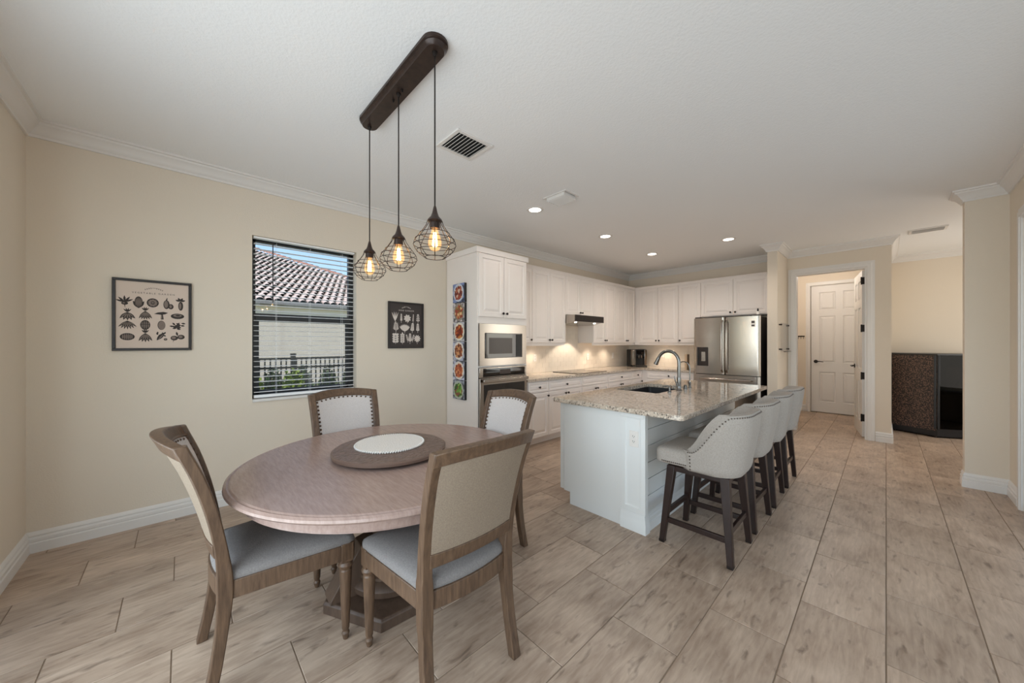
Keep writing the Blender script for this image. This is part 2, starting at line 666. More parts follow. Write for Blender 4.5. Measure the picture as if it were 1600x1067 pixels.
def slab(bm, nu, nv, f, g):
    """closed slab between two grids f(u,v) and g(u,v), u,v in 0..1"""
    F = [[bm.verts.new(f(i / nu, j / nv)) for j in range(nv + 1)] for i in range(nu + 1)]
    G = [[bm.verts.new(g(i / nu, j / nv)) for j in range(nv + 1)] for i in range(nu + 1)]
    for i in range(nu):
        for j in range(nv):
            bm.faces.new((F[i][j], F[i + 1][j], F[i + 1][j + 1], F[i][j + 1]))
            bm.faces.new((G[i][j], G[i][j + 1], G[i + 1][j + 1], G[i + 1][j]))
    for i in range(nu):
        bm.faces.new((F[i][0], G[i][0], G[i + 1][0], F[i + 1][0]))
        bm.faces.new((F[i][nv], F[i + 1][nv], G[i + 1][nv], G[i][nv]))
    for j in range(nv):
        bm.faces.new((F[0][j], F[0][j + 1], G[0][j + 1], G[0][j]))
        bm.faces.new((F[nu][j], G[nu][j], G[nu][j + 1], F[nu][j + 1]))
    return bm


def struct(name, bm, m, parent=None, bevel=0.0, label=None):
    o = obj(name, bm, m, parent, bevel=bevel)
    if parent is None:
        o['kind'] = 'structure'
    if label:
        o['label'] = label
    return o


# ------------------------------------------------------------------ room shell
XL, YN, YB, H = -3.77, -0.72, 6.97, 2.78
XR = 0.755
WY0, WY1, WZ0, WZ1 = 0.453, 1.331, 0.855, 2.29      # window opening
LZ0 = -0.02

b = B()
box(b, XL - 0.2, XL, YN - 0.2, WY0, LZ0, H)
box(b, XL - 0.2, XL, WY1, YB + 0.15, LZ0, H)
box(b, XL - 0.2, XL, WY0, WY1, LZ0, WZ0)
box(b, XL - 0.2, XL, WY0, WY1, WZ1, H)
struct('wall_left', b, M_WALL)
struct('wall_back', bx(XL, -1.19, YB, YB + 0.15, LZ0, H), M_WALL)
struct('wall_fridge_wing', bx(-1.19, -1.07, 6.24, YB + 0.15, LZ0, H), M_WALL)
OX0, OX1, OZ = -0.97, -0.19, 2.41                     # cased opening
b = B()
box(b, -1.07, OX0, YB, YB + 0.12, LZ0, H)
box(b, OX1, 0.05, YB, YB + 0.12, LZ0, H)
box(b, OX0, OX1, YB, YB + 0.12, OZ, H)
struct('wall_opening', b, M_WALL)
struct('wall_passage_side', bx(-0.07, 0.05, YB + 0.12, 9.2, LZ0, H), M_WALL)
DX0, DX1 = -1.014, -0.20                              # far door
b = B()
box(b, -1.5, DX0 - 0.01, 9.05, 9.2, LZ0, H)
box(b, DX1 + 0.01, 0.05, 9.05, 9.2, LZ0, H)
box(b, DX0 - 0.01, DX1 + 0.01, 9.05, 9.2, 2.47, H)
box(b, DX0 - 0.01, DX1 + 0.01, 9.14, 9.2, LZ0, 2.47)  # unseen backing added behind the door to stop light leaking under it
struct('wall_passage_end', b, M_WALL)
struct('wall_passage_inner', bx(-1.5, -1.38, YB + 0.15, 9.05, LZ0, H), M_WALL)
struct('wall_hall_end', bx(0.05, 2.5, 8.62, 8.77, LZ0, H), M_WALL)
b = B()
box(b, 2.3, 2.5, 5.49, 8.62, LZ0, 0.5)
box(b, 2.3, 2.5, 5.49, 8.62, 2.45, H)
box(b, 2.3, 2.5, 5.49, 6.35, 0.5, 2.45)
box(b, 2.3, 2.5, 8.25, 8.62, 0.5, 2.45)
struct('wall_hall_side', b, M_WALL)
struct('wall_column', bx(0.506, 2.3, 5.37, 5.49, LZ0, H), M_WALL)
SY0, SY1, SZ = -0.15, 4.93, 2.36                      # side slider
b = B()
box(b, XR, XR + 0.14, SY1, 5.37, LZ0, H)
box(b, XR, XR + 0.14, YN - 0.2, SY0, LZ0, H)
box(b, XR, XR + 0.14, SY0, SY1, SZ, H)
struct('wall_right', b, M_WALL)
NX0, NX1 = -3.05, 0.45                                # slider behind the camera
b = B()
box(b, XL, NX0, YN - 0.2, YN, LZ0, H)
box(b, NX1, XR, YN - 0.2, YN, LZ0, H)
box(b, NX0, NX1, YN - 0.2, YN, SZ, H)
struct('wall_near', b, M_WALL)
struct('ceiling', bx(XL - 0.35, 4.2, -3.6, 9.4, H, H + 0.15), M_CEIL)  # slab extended out of view past the sliders to keep the sun out

# crown moulding, one run round the room
crown_path = [(XL, YN), (XL, YB), (-1.19, YB), (-1.19, 6.24), (-1.07, 6.24), (-1.07, YB), (0.05, YB), (0.05, 8.62),
              (2.3, 8.62), (2.3, 5.49), (0.506, 5.49), (0.506, 5.37), (XR, 5.37), (XR, YN)]
crown_prof = [(0, 2.676), (0.012, 2.676), (0.014, 2.692), (0.022, 2.698), (0.030, 2.716), (0.046, 2.738), (0.062, 2.750),
              (0.066, 2.762), (0.078, 2.766), (0.080, H), (0, H)]
struct('trim_1', sweep(B(), crown_path, crown_prof, closed=True), M_TRIM, label='white crown moulding round the ceiling')
base_prof = [(0, 0), (0.018, 0), (0.018, 0.060), (0.013, 0.066), (0.013, 0.070), (0.016, 0.074), (0.016, 0.090), (0.009, 0.098), (0.008, 0.103), (0.012, 0.108), (0.012, 0.114), (0.004, 0.130), (0, 0.134)]
struct('baseboard_left', sweep(B(), [(NX0 - 0.09, YN), (XL, YN), (XL, 2.418)], base_prof), M_TRIM)
struct('baseboard_column', sweep(B(), [(0.506, 5.49), (0.506, 5.37), (XR, 5.37), (XR, 5.03)], base_prof), M_TRIM)
struct('baseboard_wing', sweep(B(), [(-1.19, 6.5), (-1.19, 6.24), (-1.07, 6.24), (-1.07, YB), (OX0 - 0.09, YB)], base_prof), M_TRIM)
struct('baseboard_opening', sweep(B(), [(OX1 + 0.09, YB), (0.05, YB), (0.05, 8.62), (2.3, 8.62)], base_prof), M_TRIM)
struct('baseboard_passage', sweep(B(), [(-1.38, 7.2), (-1.38, 9.05), (DX0 - 0.08, 9.05)], base_prof), M_TRIM)


def casing(name, x0, x1, z1, wdt, y, t=0.018, both=False):
    """U of stepped casing on a wall facing -Y at y"""
    b = B()
    prof = [(0.0, 0.0), (0.0, t * 0.6), (wdt * 0.1, t * 0.8), (wdt * 0.14, t * 1.15), (wdt * 0.6, t * 1.15), (wdt * 0.66, t * 0.75), (wdt, t * 0.6), (wdt, 0.0)]
    rs = []
    for (cx, cz, ax, az) in ((x0, 0.0, -1, 0), (x0, z1, -1, 1), (x1, z1, 1, 1), (x1, 0.0, 1, 0)):
        rs.append([(cx + ax * o_, y - d_, cz + az * o_) for o_, d_ in prof])
    loft(b, rs)
    return struct(name, b, M_TRIM)


casing('trim_2', OX0, OX1, OZ, 0.085, YB)
b = B()
box(b, OX0 - 0.001, OX0 + 0.016, YB - 0.004, YB + 0.125, 0, OZ - 0.016)
box(b, OX1 - 0.016, OX1 + 0.001, YB - 0.004, YB + 0.125, 0, OZ - 0.016)
box(b, OX0, OX1, YB - 0.004, YB + 0.125, OZ - 0.016, OZ + 0.001)
struct('trim_3', b, M_TRIM)
casing('trim_4', DX0 - 0.008, DX1 + 0.008, 2.468, 0.07, 9.05)
# side slider casing (wall facing -X)
b = B()
CPROF = [(0.0, 0.0), (0.0, 0.011), (0.009, 0.014), (0.012, 0.021), (0.051, 0.021), (0.056, 0.014), (0.085, 0.011), (0.085, 0.0)]
loft(b, [[(XR - d_, cy + ay * o_, cz + az * o_) for o_, d_ in CPROF] for (cy, cz, ay, az) in ((SY0, 0, -1, 0), (SY0, SZ, -1, 1), (SY1, SZ, 1, 1), (SY1, 0, 1, 0))])
struct('trim_5', b, M_TRIM)
casing_near = B()
loft(casing_near, [[(cx + ax * o_, YN + d_, cz + az * o_) for o_, d_ in CPROF] for (cx, cz, ax, az) in ((NX0, 0, -1, 0), (NX0, SZ, -1, 1), (NX1, SZ, 1, 1), (NX1, 0, 1, 0))])
struct('trim_6', casing_near, M_TRIM)

# glazed sliding doors (beside and behind the camera)
def slider(name, label, horizontal, a0, a1, c):
    fr = B()
    n = 3
    wdt = (a1 - a0) / n
    def bar(p0, p1, z0, z1):
        if horizontal:
            box(fr, p0, p1, c - 0.03, c + 0.03, z0, z1)
        else:
            box(fr, c - 0.03, c + 0.03, p0, p1, z0, z1)
    for i in range(n + 1):
        bar(a0 + i * wdt - (0.0 if i == 0 else 0.035), a0 + i * wdt + (0.0 if i == n else 0.035), 0.0, SZ)
    bar(a0, a1, 0.0, 0.06)
    bar(a0, a1, SZ - 0.05, SZ)
    o = struct(name, fr, M_TRIM, label=label)
    for i in range(n):
        g = B()
        if horizontal:
            box(g, a0 + i * wdt + 0.03, a0 + (i + 1) * wdt - 0.03, c - 0.004, c + 0.004, 0.055, SZ - 0.045)
        else:
            box(g, c - 0.004, c + 0.004, a0 + i * wdt + 0.03, a0 + (i + 1) * wdt - 0.03, 0.055, SZ - 0.045)
        obj('pane', g, M_GLASS, o)
    return o


slider('door_3', 'white framed sliding glass door in the side wall', False, SY0, SY1, XR + 0.08)
slider('door_4', 'white framed sliding glass door behind the dining table', True, NX0, NX1, YN - 0.08)

# floor: grout bed with porcelain planks
floor = struct('floor', bx(XL - 0.2, 2.6, YN - 0.3, 9.2, -0.06, -0.0026), M_GROUT)
PX, PY, GAP = 0.3085, 0.604, 0.0045
PH = {0: .56, 1: .351, 2: .153, -1: .153, -2: .352, -3: .556, -4: .148, -5: .364, -6: .576, -7: .184, -8: .383, -9: .577, -10: .189, -11: .383, -12: .577, -13: .18}
TH = math.atan2(584.5, 550.2)
FV, RV = Vector((-math.sin(TH), math.cos(TH))), Vector((math.cos(TH), math.sin(TH)))


def in_frame(x, y, z=0.0, mx=140):
    d = x * FV.x + y * FV.y
    if d < 0.15:
        return False
    u = 800 + 550.2 * (x * RV.x + y * RV.y) / d
    v = 536 + 550.2 * (1.35 - z) / d
    return -mx < u < 1600 + mx and v < 1067 + mx


tb = bx(-PX / 2 + GAP / 2, PX / 2 - GAP / 2, -PY / 2 + GAP / 2, PY / 2 - GAP / 2, -0.012, 0.0)
tile_src = None
rest = B()
for c in range(-12, 8):
    ph = PH.get(c, PH[((c + 13) % 3) - 1])
    xc = (c - 0.5) * PX
    k0 = int(math.floor((YN - ph) / PY)) - 1
    for k in range(k0, k0 + 20):
        yc = ph + (k + 0.5) * PY
        if yc < YN - 0.3 or yc > 9.2:
            continue
        if xc > XR + 0.1 and yc < 5.3:
            continue
        if yc > YB + 0.2 and xc < -1.5:
            continue
        hidden = (xc < -3.2 and yc > 2.75) or (-1.8 < xc < -1.3 and 2.75 < yc < 4.2) or (xc < -1.35 and yc > 6.6) or (xc > 0.95 and yc > 5.5)
        seen = (not hidden) and any(in_frame(xc + sx * PX / 2, yc + sy * PY / 2) for sx in (-1, 1) for sy in (-1, 1))
        if seen:
            if tile_src is None:
                tile_src = obj('tile', tb, M_TILE, floor, (xc, yc, 0), bevel=0.0012, seg=1)
            else:
                share('tile', tile_src, floor, (xc, yc, 0))
        else:
            box(rest, xc - PX / 2 + GAP / 2, xc + PX / 2 - GAP / 2, yc - PY / 2 + GAP / 2, yc + PY / 2 - GAP / 2, -0.012, 0.0)
tag(obj('tile_remainder', rest, M_TILE, floor), kind='stuff')

# ------------------------------------------------------------------ window with blind
WX = XL - 0.12       # glass plane
fr = B()
for (y0, y1, z0, z1) in ((WY0, WY0 + 0.035, WZ0, WZ1), (WY1 - 0.045, WY1, WZ0, WZ1), (WY0, WY1, WZ1 - 0.03, WZ1), (WY0, WY1, WZ0, WZ0 + 0.035)):
    box(fr, WX - 0.03, WX + 0.02, y0, y1, z0, z1)
win = struct('window_1', fr, M_FRAMEBLK, label='single-hung window with black frame beside the dining table')
obj('meeting_rail', bx(WX - 0.028, WX + 0.026, WY0 + 0.03, WY1 - 0.03, 1.555, 1.618), M_FRAMEBLK, win, bevel=0.003)
b = B()
for (y0, y1, z0, z1) in ((WY0 + 0.033, WY0 + 0.062, WZ0 + 0.03, 1.56), (WY1 - 0.072, WY1 - 0.043, WZ0 + 0.03, 1.56), (WY0 + 0.03, WY1 - 0.04, WZ0 + 0.033, WZ0 + 0.07)):
    box(b, WX - 0.012, WX + 0.014, y0, y1, z0, z1)
obj('lower_sash', b, M_FRAMEBLK, win)
obj('pane', bx(WX - 0.016, WX - 0.012, WY0 + 0.03, WY1 - 0.04, 1.61, WZ1 - 0.025), M_GLASS, win)
obj('pane', bx(WX - 0.002, WX + 0.002, WY0 + 0.06, WY1 - 0.07, WZ0 + 0.065, 1.56), M_GLASS, win)
obj('insect_screen', bx(WX - 0.026, WX - 0.024, WY0 + 0.03, WY1 - 0.04, WZ0 + 0.03, 1.57), M_SCREEN, win)
obj('window_sill', bx(XL - 0.10, XL + 0.022, WY0 - 0.0, WY1 + 0.0, WZ0 - 0.018, WZ0 + 0.004), M_TRIM, win, bevel=0.004)

bl = thing('window_blind', 'white horizontal slat blind with open slats in the dining window', 'blind', (XL - 0.045, WY0 + 0.012, WZ0))
LW = WY1 - WY0 - 0.024
obj('headrail', bx(-0.028, 0.03, 0, LW, 1.418, 1.433), M_SLAT, bl, bevel=0.003)
slat0 = None
prof = [(-0.024, 0.0), (-0.012, 0.0022), (0, 0.003), (0.012, 0.0022), (0.024, 0.0)]
z = 0.062
while z < 1.40:
    if slat0 is None:
        s = B()
        loft(s, [[(x, yy, zz) for x, zz in prof] + [(x, yy, zz - 0.0022) for x, zz in reversed(prof)] for yy in (0.004, LW - 0.004)])
        slat0 = obj('slat', s, M_SLAT, bl, (0, 0, z))
    else:
        share('slat', slat0, bl, (0, 0, z))
    z += 0.0452
obj('bottom_rail', bx(-0.024, 0.024, 0.002, LW - 0.002, 0.012, 0.036), M_SLAT, bl, bevel=0.004)
for fy in (0.2, 0.52, 0.86):
    c = B()
    for dx in (-0.0245, 0.0245):
        cyl(c, (dx, LW * fy, 0.03), (dx, LW * fy, 1.40), 0.0009, n=5)
    obj('ladder_cord', c, M_SLAT, bl)
obj('tilt_wand', cyl(B(), (0.036, 0.14, 0.86), (0.036, 0.14, 1.395), 0.004, n=8), M_BLACK, bl)

# ------------------------------------------------------------------ outside
struct('ground', bx(-40, XL - 0.2, -20, 30, -0.3, -0.14), M_GRASS)
EX, EZ, SL = -14.4, 2.84, 0.364
nb = thing('neighbor_house', 'cream neighbouring house with pale barrel tile roof outside the window', 'house', (-18, 2, -0.14))
def nbo(name, bm, m):
    return obj(name, bm, m, nb, (18, -2, 0.14))
nbo('wall', bx(-25, -14.66, -8, 9.4, -0.3, 2.75), M_STUCCO)
nbo('soffit', bx(-14.75, -14.42, -8, 9.9, 2.66, 2.70), M_STUCCO)
nbo('gutter', sweep(B(), [(-14.4, -8), (-14.4, 10.0)], [(-0.06, 2.64), (0.05, 2.64), (0.10, 2.68), (0.10, 2.80), (-0.06, 2.80)]), M_GUTTER)
def hip_y(x):
    return 10.0 + (x - EX) * 0.611
nbo('roof_deck', loft(B(), [[(EX, -8, EZ - 0.05), (EX, 10.0, EZ - 0.05), (EX - 11.2, hip_y(EX - 11.2), EZ + SL * 11.2 - 0.05), (EX - 11.2, -8, EZ + SL * 11.2 - 0.05)],
                            [(EX, -8, EZ - 0.16), (EX, 10.0, EZ - 0.16), (EX - 11.2, hip_y(EX - 11.2), EZ + SL * 11.2 - 0.16), (EX - 11.2, -8, EZ + SL * 11.2 - 0.16)]]), M_ROOFU)
rt = B()
cs = 1 / math.sqrt(1 + SL * SL)
row = 0
sx = 0.0
while sx < 11.0:
    x0, x1 = EX + 0.05 - sx, EX + 0.05 - sx - 0.40
    yy = -2.0 + (0.12 if row % 2 else 0.0)
    while yy < hip_y(x0) - 0.1:
        rings = []
        for xx, lift, rr in ((x0, 0.035, 0.118), (x1, 0.0, 0.10)):
            zb = EZ - 0.05 + SL * (EX - xx) + lift
            rings.append([(xx, yy + 0.12 + rr * math.cos(PI * k / 5), zb + 0.085 * math.sin(PI * k / 5)) for k in range(6)])
        loft(rt, rings, closed=False, cap=False)
        yy += 0.255
    sx += 0.345
    row += 1
tag(nbo('roof_tiles', rt, M_ROOFT), kind='stuff')
hp = B()
for i in range(34):
    t0, t1 = i * 0.33, i * 0.33 + 0.38
    rings = []
    for t, lift in ((t0, 0.05), (t1, 0.02)):
        xx = EX - t
        zb = EZ + SL * t + lift
        rings.append([(xx - 0.06 * math.cos(PI * k / 5), hip_y(xx) + 0.13 * math.cos(PI * k / 5), zb + 0.1 * math.sin(PI * k / 5)) for k in range(6)])
    loft(hp, rings, closed=False, cap=False)
tag(nbo('hip_tiles', hp, M_ROOFH), kind='stuff')

FXX = -6.3
fence = thing('metal_fence', 'black metal picket fence between the two houses', 'fence', (FXX, 1.2, -0.14))
pk0 = None
yy = -2.4
while yy < 3.2:
    if pk0 is None:
        pk0 = obj('picket', bx(-0.008, 0.008, -0.008, 0.008, 0.1, 1.25), M_FENCE, fence, (0, yy, 0))
    else:
        share('picket', pk0, fence, (0, yy, 0))
    yy += 0.068
for z in (1.24, 1.10, 0.16):
    obj('rail', bx(-0.015, 0.015, -2.6, 3.3, z, z + 0.028), M_FENCE, fence)
for yy in (-1.75, 0.07, 1.9):
    p = bx(-0.03, 0.03, -0.03, 0.03, -0.02, 1.31)
    box(p, -0.036, 0.036, -0.036, 0.036, 1.31, 1.33)
    obj('post', p, M_FENCE, fence, (0, yy, 0))


def shrub(loc, rad, hgt, n, m, label, group='garden shrubs outside the window'):
    t = thing('garden_shrub', label, 'shrub', loc, 0, group)
    lf = B()
    for i in range(n):
        a = random.uniform(0, 2 * PI)
        rr = rad * math.sqrt(random.uniform(0.05, 1))
        zz = hgt * random.uniform(0.15, 1.0) * (1 - 0.45 * (rr / rad) ** 2)
        c = Vector((rr * math.cos(a), rr * math.sin(a), zz))
        d = Vector((random.uniform(-1, 1), random.uniform(-1, 1), random.uniform(-0.1, 1))).normalized()
        s = d.orthogonal().normalized()
        L, W = random.uniform(0.05, 0.09), random.uniform(0.014, 0.026)
        q = [c, c + d * L * 0.45 + s * W, c + d * L, c + d * L * 0.45 - s * W]
        vs = [lf.verts.new(v) for v in q]
        lf.faces.new(vs)
    tag(obj('foliage', lf, m, t), kind='stuff')
    st = B()
    for i in range(6):
        a = i * PI / 3
        tube(st, [(0.02 * math.cos(a), 0.02 * math.sin(a), -0.02), (rad * 0.4 * math.cos(a), rad * 0.4 * math.sin(a), hgt * 0.45), (rad * 0.6 * math.cos(a), rad * 0.6 * math.sin(a), hgt * 0.75)], [0.014, 0.009, 0.004], 5)
    obj('stem', st, M_STEM, t)
    return t


shrub((-5.75, 1.16, -0.14), 0.17, 1.16, 1500, M_LEAFY, 'bright yellow-green shrub in front of the black fence, under the blind wand')
shrub((-5.6, 0.70, -0.14), 0.15, 1.08, 1100, M_LEAFY, 'pale green shrub at the window frame edge in front of the fence')
for yy, lab in ((1.22, 'dark green shrub behind the fence, first of four'), (1.70, 'dark green shrub behind the fence, second of four'), (2.14, 'dark green shrub behind the fence, third of four'), (2.56, 'dark green shrub behind the fence, fourth of four')):
    shrub((-7.6, yy, -0.14), 0.17, 1.08, 1500, M_LEAF, lab)

# ------------------------------------------------------------------ ceiling fixtures
def louver_vent(name, label, x0, x1, y0, y1, n):
    t = thing(name, label, 'air vent', ((x0 + x1) / 2, (y0 + y1) / 2, H))
    hx, hy = (x1 - x0) / 2, (y1 - y0) / 2
    f = B()
    e = 0.028
    for a in ((-hx, hx, -hy, -hy + e), (-hx, hx, hy - e, hy), (-hx, -hx + e, -hy + e, hy - e), (hx - e, hx, -hy + e, hy - e)):
        box(f, a[0], a[1], a[2], a[3], -0.012, 0.0)
    obj('frame', f, M_TRIM, t, bevel=0.003)
    obj('backing', bx(-hx + 0.01, hx - 0.01, -hy + 0.01, hy - 0.01, -0.002, -0.0005), M_DARKVENT, t)
    s0 = None
    pitch = (2 * hy - 2 * e) / n
    for i in range(n):
        yy = -hy + e + (i + 0.5) * pitch
        if s0 is None:
            s0 = obj('louver', bx(-hx + e, hx - e, -pitch * 0.40, pitch * 0.40, -0.0012, 0.0012), M_TRIM, t, (0, yy, -0.012), (math.radians(42), 0, 0))
        else:
            share('louver', s0, t, (0, yy, -0.012), (math.radians(42), 0, 0))
    return t


louver_vent('ceiling_vent', 'white square louvred ceiling vent beside the pendant fixture', -2.225, -1.945, 1.34, 1.645, 9)
louver_vent('ceiling_vent', 'white ceiling vent above the hallway', 0.2, 0.52, 6.74, 6.955, 7)
# drop-down curved diffuser
t = thing('ceiling_vent', 'white drop-down ceiling vent next to a recessed light', 'air vent', (-2.18, 2.71, H))
f = B()
for a in ((-0.14, 0.14, -0.105, -0.085), (-0.14, 0.14, 0.085, 0.105), (-0.14, -0.12, -0.085, 0.085), (0.12, 0.14, -0.085, 0.085)):
    box(f, a[0], a[1], a[2], a[3], -0.008, 0.0)
obj('frame', f, M_TRIM, t)
obj('backing', bx(-0.12, 0.12, -0.085, 0.085, -0.002, -0.0005), M_DARKVENT, t)
for i, yy in enumerate((-0.075, -0.045, -0.015, 0.015, 0.045, 0.072)):
    bl_ = B()
    loft(bl_, [[(x, yy - 0.014, -0.006), (x, yy - 0.006, -0.03), (x, yy + 0.012, -0.042), (x, yy + 0.012, -0.039), (x, yy - 0.004, -0.027), (x, yy - 0.012, -0.006)] for x in (-0.105, 0.105)])
    obj('louver', bl_, M_TRIM, t)
for xx in (-0.108, 0.105):
    obj('side_plate', bx(xx, xx + 0.003, -0.088, 0.086, -0.040, -0.002), M_TRIM, t)

for i, (x, y, lab) in enumerate(((-2.578, 2.766, 'glowing recessed ceiling light next to the drop-down vent'),
                                 (-2.575, 4.14, 'glowing recessed ceiling light above the cooktop aisle'),
                                 (-2.575, 5.51, 'glowing recessed ceiling light closest to the inner kitchen corner'),
                                 (-1.487, 5.49, 'glowing recessed ceiling light in front of the refrigerator'))):
    t = thing('recessed_light', lab, 'ceiling light', (x, y, H), 0, 'recessed kitchen lights')
    obj('trim_ring', lathe(B(), [(0.062, -0.001), (0.064, -0.006), (0.080, -0.008), (0.092, -0.003), (0.092, 0.0)], 32), M_TRIM, t)
    obj('lens', lathe(B(), [(0.001, -0.005), (0.05, -0.005), (0.064, -0.003), (0.064, -0.001)], 32), M_LED, t)
    lamp('recessed_lamp', 'SPOT', (0, 0, -0.03), (9.5, 19, 27, 27)[i], (1.0, 0.87, 0.77), (0, 0, 0), parent=t, spot=math.radians(150), blend=0.7, radius=0.06)

# pendant bar over the table
pb = thing('pendant_bar', 'dark bronze pendant fixture with three wire cages hung from a long ceiling bar', 'pendant light', (-1.868, 0.882, H))
def stadium(hl, r, n=12):
    return [(hl + r * math.cos(a), r * math.sin(a)) for a in [-PI / 2 + PI * i / n for i in range(n + 1)]] + [(-hl + r * math.cos(a), r * math.sin(a)) for a in [PI / 2 + PI * i / n for i in range(n + 1)]]
rings = []
for rr, zz in ((0.062, 0.0), (0.062, -0.014), (0.056, -0.018), (0.058, -0.026), (0.052, -0.033), (0.046, -0.042), (0.045, -0.045)):
    rings.append([(x, y, zz) for x, y in stadium(0.395, rr)])
obj('canopy', loft(B(), rings), M_BRONZE, pb)
for px in (-0.055, 0.055):
    obj('screw', lathe(B(), [(0.007, -0.044), (0.007, -0.050), (0.004, -0.058), (0.001, -0.06)], 10, px), M_KNOB, pb)
for px in (-0.40, 0.012, 0.395):
    cd = obj('cord', cyl(B(), (px, 0, -0.045), (px, 0, 2.0 - H), 0.0036, n=8), M_KNOB, pb)
    obj('cord_grip', lathe(B(), [(0.013, -0.043), (0.012, -0.052), (0.006, -0.066), (0.003, -0.068)], 12, px), M_KNOB, pb)
    zo = 2.0 - H
    sk = lathe(B(), [(0.004, zo + 0.004), (0.007, zo - 0.004), (0.013, zo - 0.03), (0.020, zo - 0.048), (0.033, zo - 0.062), (0.036, zo - 0.070), (0.030, zo - 0.074), (0.024, zo - 0.078), (0.024, zo - 0.105), (0.001, zo - 0.105)], 24, px)
    so = obj('socket_cap', sk, M_BRONZE, pb)
    cg = B()
    prof = [(0.034, -0.068), (0.040, -0.088), (0.056, -0.112), (0.078, -0.140), (0.095, -0.165), (0.099, -0.184), (0.090, -0.205), (0.070, -0.228), (0.048, -0.243)]
    for k in range(8):
        a = 2 * PI * (k + 0.3) / 8
        tube(cg, [(px + r * math.cos(a), r * math.sin(a), zo + zz) for r, zz in prof], 0.0017, 6)
    for r, zz in ((0.070, -0.130), (0.0915, -0.158), (0.099, -0.184), (0.085, -0.212), (0.048, -0.243)):
        tube(cg, [(px + r * math.cos(2 * PI * k / 32), r * math.sin(2 * PI * k / 32), zo + zz) for k in range(32)], 0.0017, 6, closed=True)
    obj('cage', cg, M_WIRE, pb)
    bulb = obj('bulb', lathe(B(), [(0.013, zo - 0.10), (0.015, zo - 0.115), (0.024, zo - 0.14), (0.031, zo - 0.168), (0.030, zo - 0.188), (0.020, zo - 0.206), (0.001, zo - 0.214)], 24, px), M_BULBG, pb)
    fl = B()
    for k in range(6):
        a = 2 * PI * k / 6
        tube(fl, [(px + 0.006 * math.cos(a), 0.006 * math.sin(a), zo - 0.125), (px + 0.011 * math.cos(a), 0.011 * math.sin(a), zo - 0.19)], 0.0022, 5)
    obj('filament', fl, M_FIL, bulb)
    lamp('bulb_light', 'POINT', (px, 0, zo - 0.158), 1.6, (1.0, 0.68, 0.36), parent=pb, radius=0.012)


# ------------------------------------------------------------------ cabinets
KN = lathe(B(), [(0.006, 0.0), (0.005, 0.010), (0.007, 0.014), (0.014, 0.018), (0.0155, 0.023), (0.013, 0.028), (0.001, 0.030)], 16)
finish(KN)
KNOB_ME = bpy.data.meshes.new('knob')
KN.to_mesh(KNOB_ME)
KNOB_ME.materials.append(M_KNOB)


def knob(parent, x, y, z):
    o = bpy.data.objects.new('knob', KNOB_ME)
    COL.objects.link(o)
    o.location = (x, y, z)
    o.rotation_euler = (PI / 2, 0, 0)
    o.parent = parent
    return o


DOOR_RINGS = [(0.0, -0.015), (0.005, -0.020), (0.050, -0.020), (0.055, -0.009), (0.066, -0.009), (0.092, -0.019), (0.096, -0.019)]
DRAW_RINGS = [(0.0, -0.015), (0.005, -0.020), (0.024, -0.020), (0.028, -0.011), (0.036, -0.011), (0.050, -0.018)]


def front(parent, kind, x0, x1, z0, z1, kn=None, g=0.0024, m=None):
    wdt, hgt = x1 - x0 - 2 * g, z1 - z0 - 2 * g
    d = obj(kind, ring_panel(B(), 0, wdt, 0, hgt, DOOR_RINGS if kind == 'door' else DRAW_RINGS), m or M_CAB, parent, (x0 + g, 0, z0 + g), angle=20)
    if kn:
        knob(d, kn[0] - x0 - g, -0.020, kn[1] - z0 - g)
    return d


LEFT = PI / 2      # unit facing +X, local x runs along +Y


def cabinet(name, label, loc, rot, W, D, z0, z1, fronts, group=None, toe=False, cornice=0.0, rail=False, ends=()):
    t = thing(name, label, 'cabinet', loc, rot, group)
    c = B()
    if toe:
        box(c, 0, W, 0, D, 0.10, z1)
        box(c, 0.0, W, 0.075, D, 0.0, 0.10)
    else:
        box(c, 0, W, 0, D, z0, z1)
    obj('carcass', c, M_CAB, t)
    for f in fronts:
        front(t, *f)
    if cornice:
        obj('cornice', sweep(B(), [(0, 0), (W, 0)], [(0, z1 - 0.012), (0.006, z1 - 0.012), (0.010, z1 + cornice * 0.3), (0.022, z1 + cornice * 0.75), (0.028, z1 + cornice), (-0.02, z1 + cornice), (-0.02, z1 - 0.012)]), M_CAB, t)
    if rail:
        obj('light_rail', bx(0, W, 0.0, 0.018, z0 - 0.042, z0), M_CAB, t, bevel=0.003)
    return t


UF = -3.46         # carcass front plane of the wall cabinets
UB, UT = 1.352, 2.425
KZ = UB + 0.045
def upper(y0, ym, y1, label, zb=UB, rail=True, extra=0.0):
    kz = zb + 0.045
    fr_ = [('door', 0.0, ym - y0, zb, UT - 0.02, (ym - y0 - 0.028, kz)), ('door', ym - y0, y1 - y0, zb, UT - 0.02, (ym - y0 + 0.028, kz))]
    return cabinet('wall_cabinet', label, (UF, y0, 0), LEFT, y1 - y0 + extra, 0.305, zb, UT, fr_, 'white wall cabinets', cornice=0.03, rail=rail)


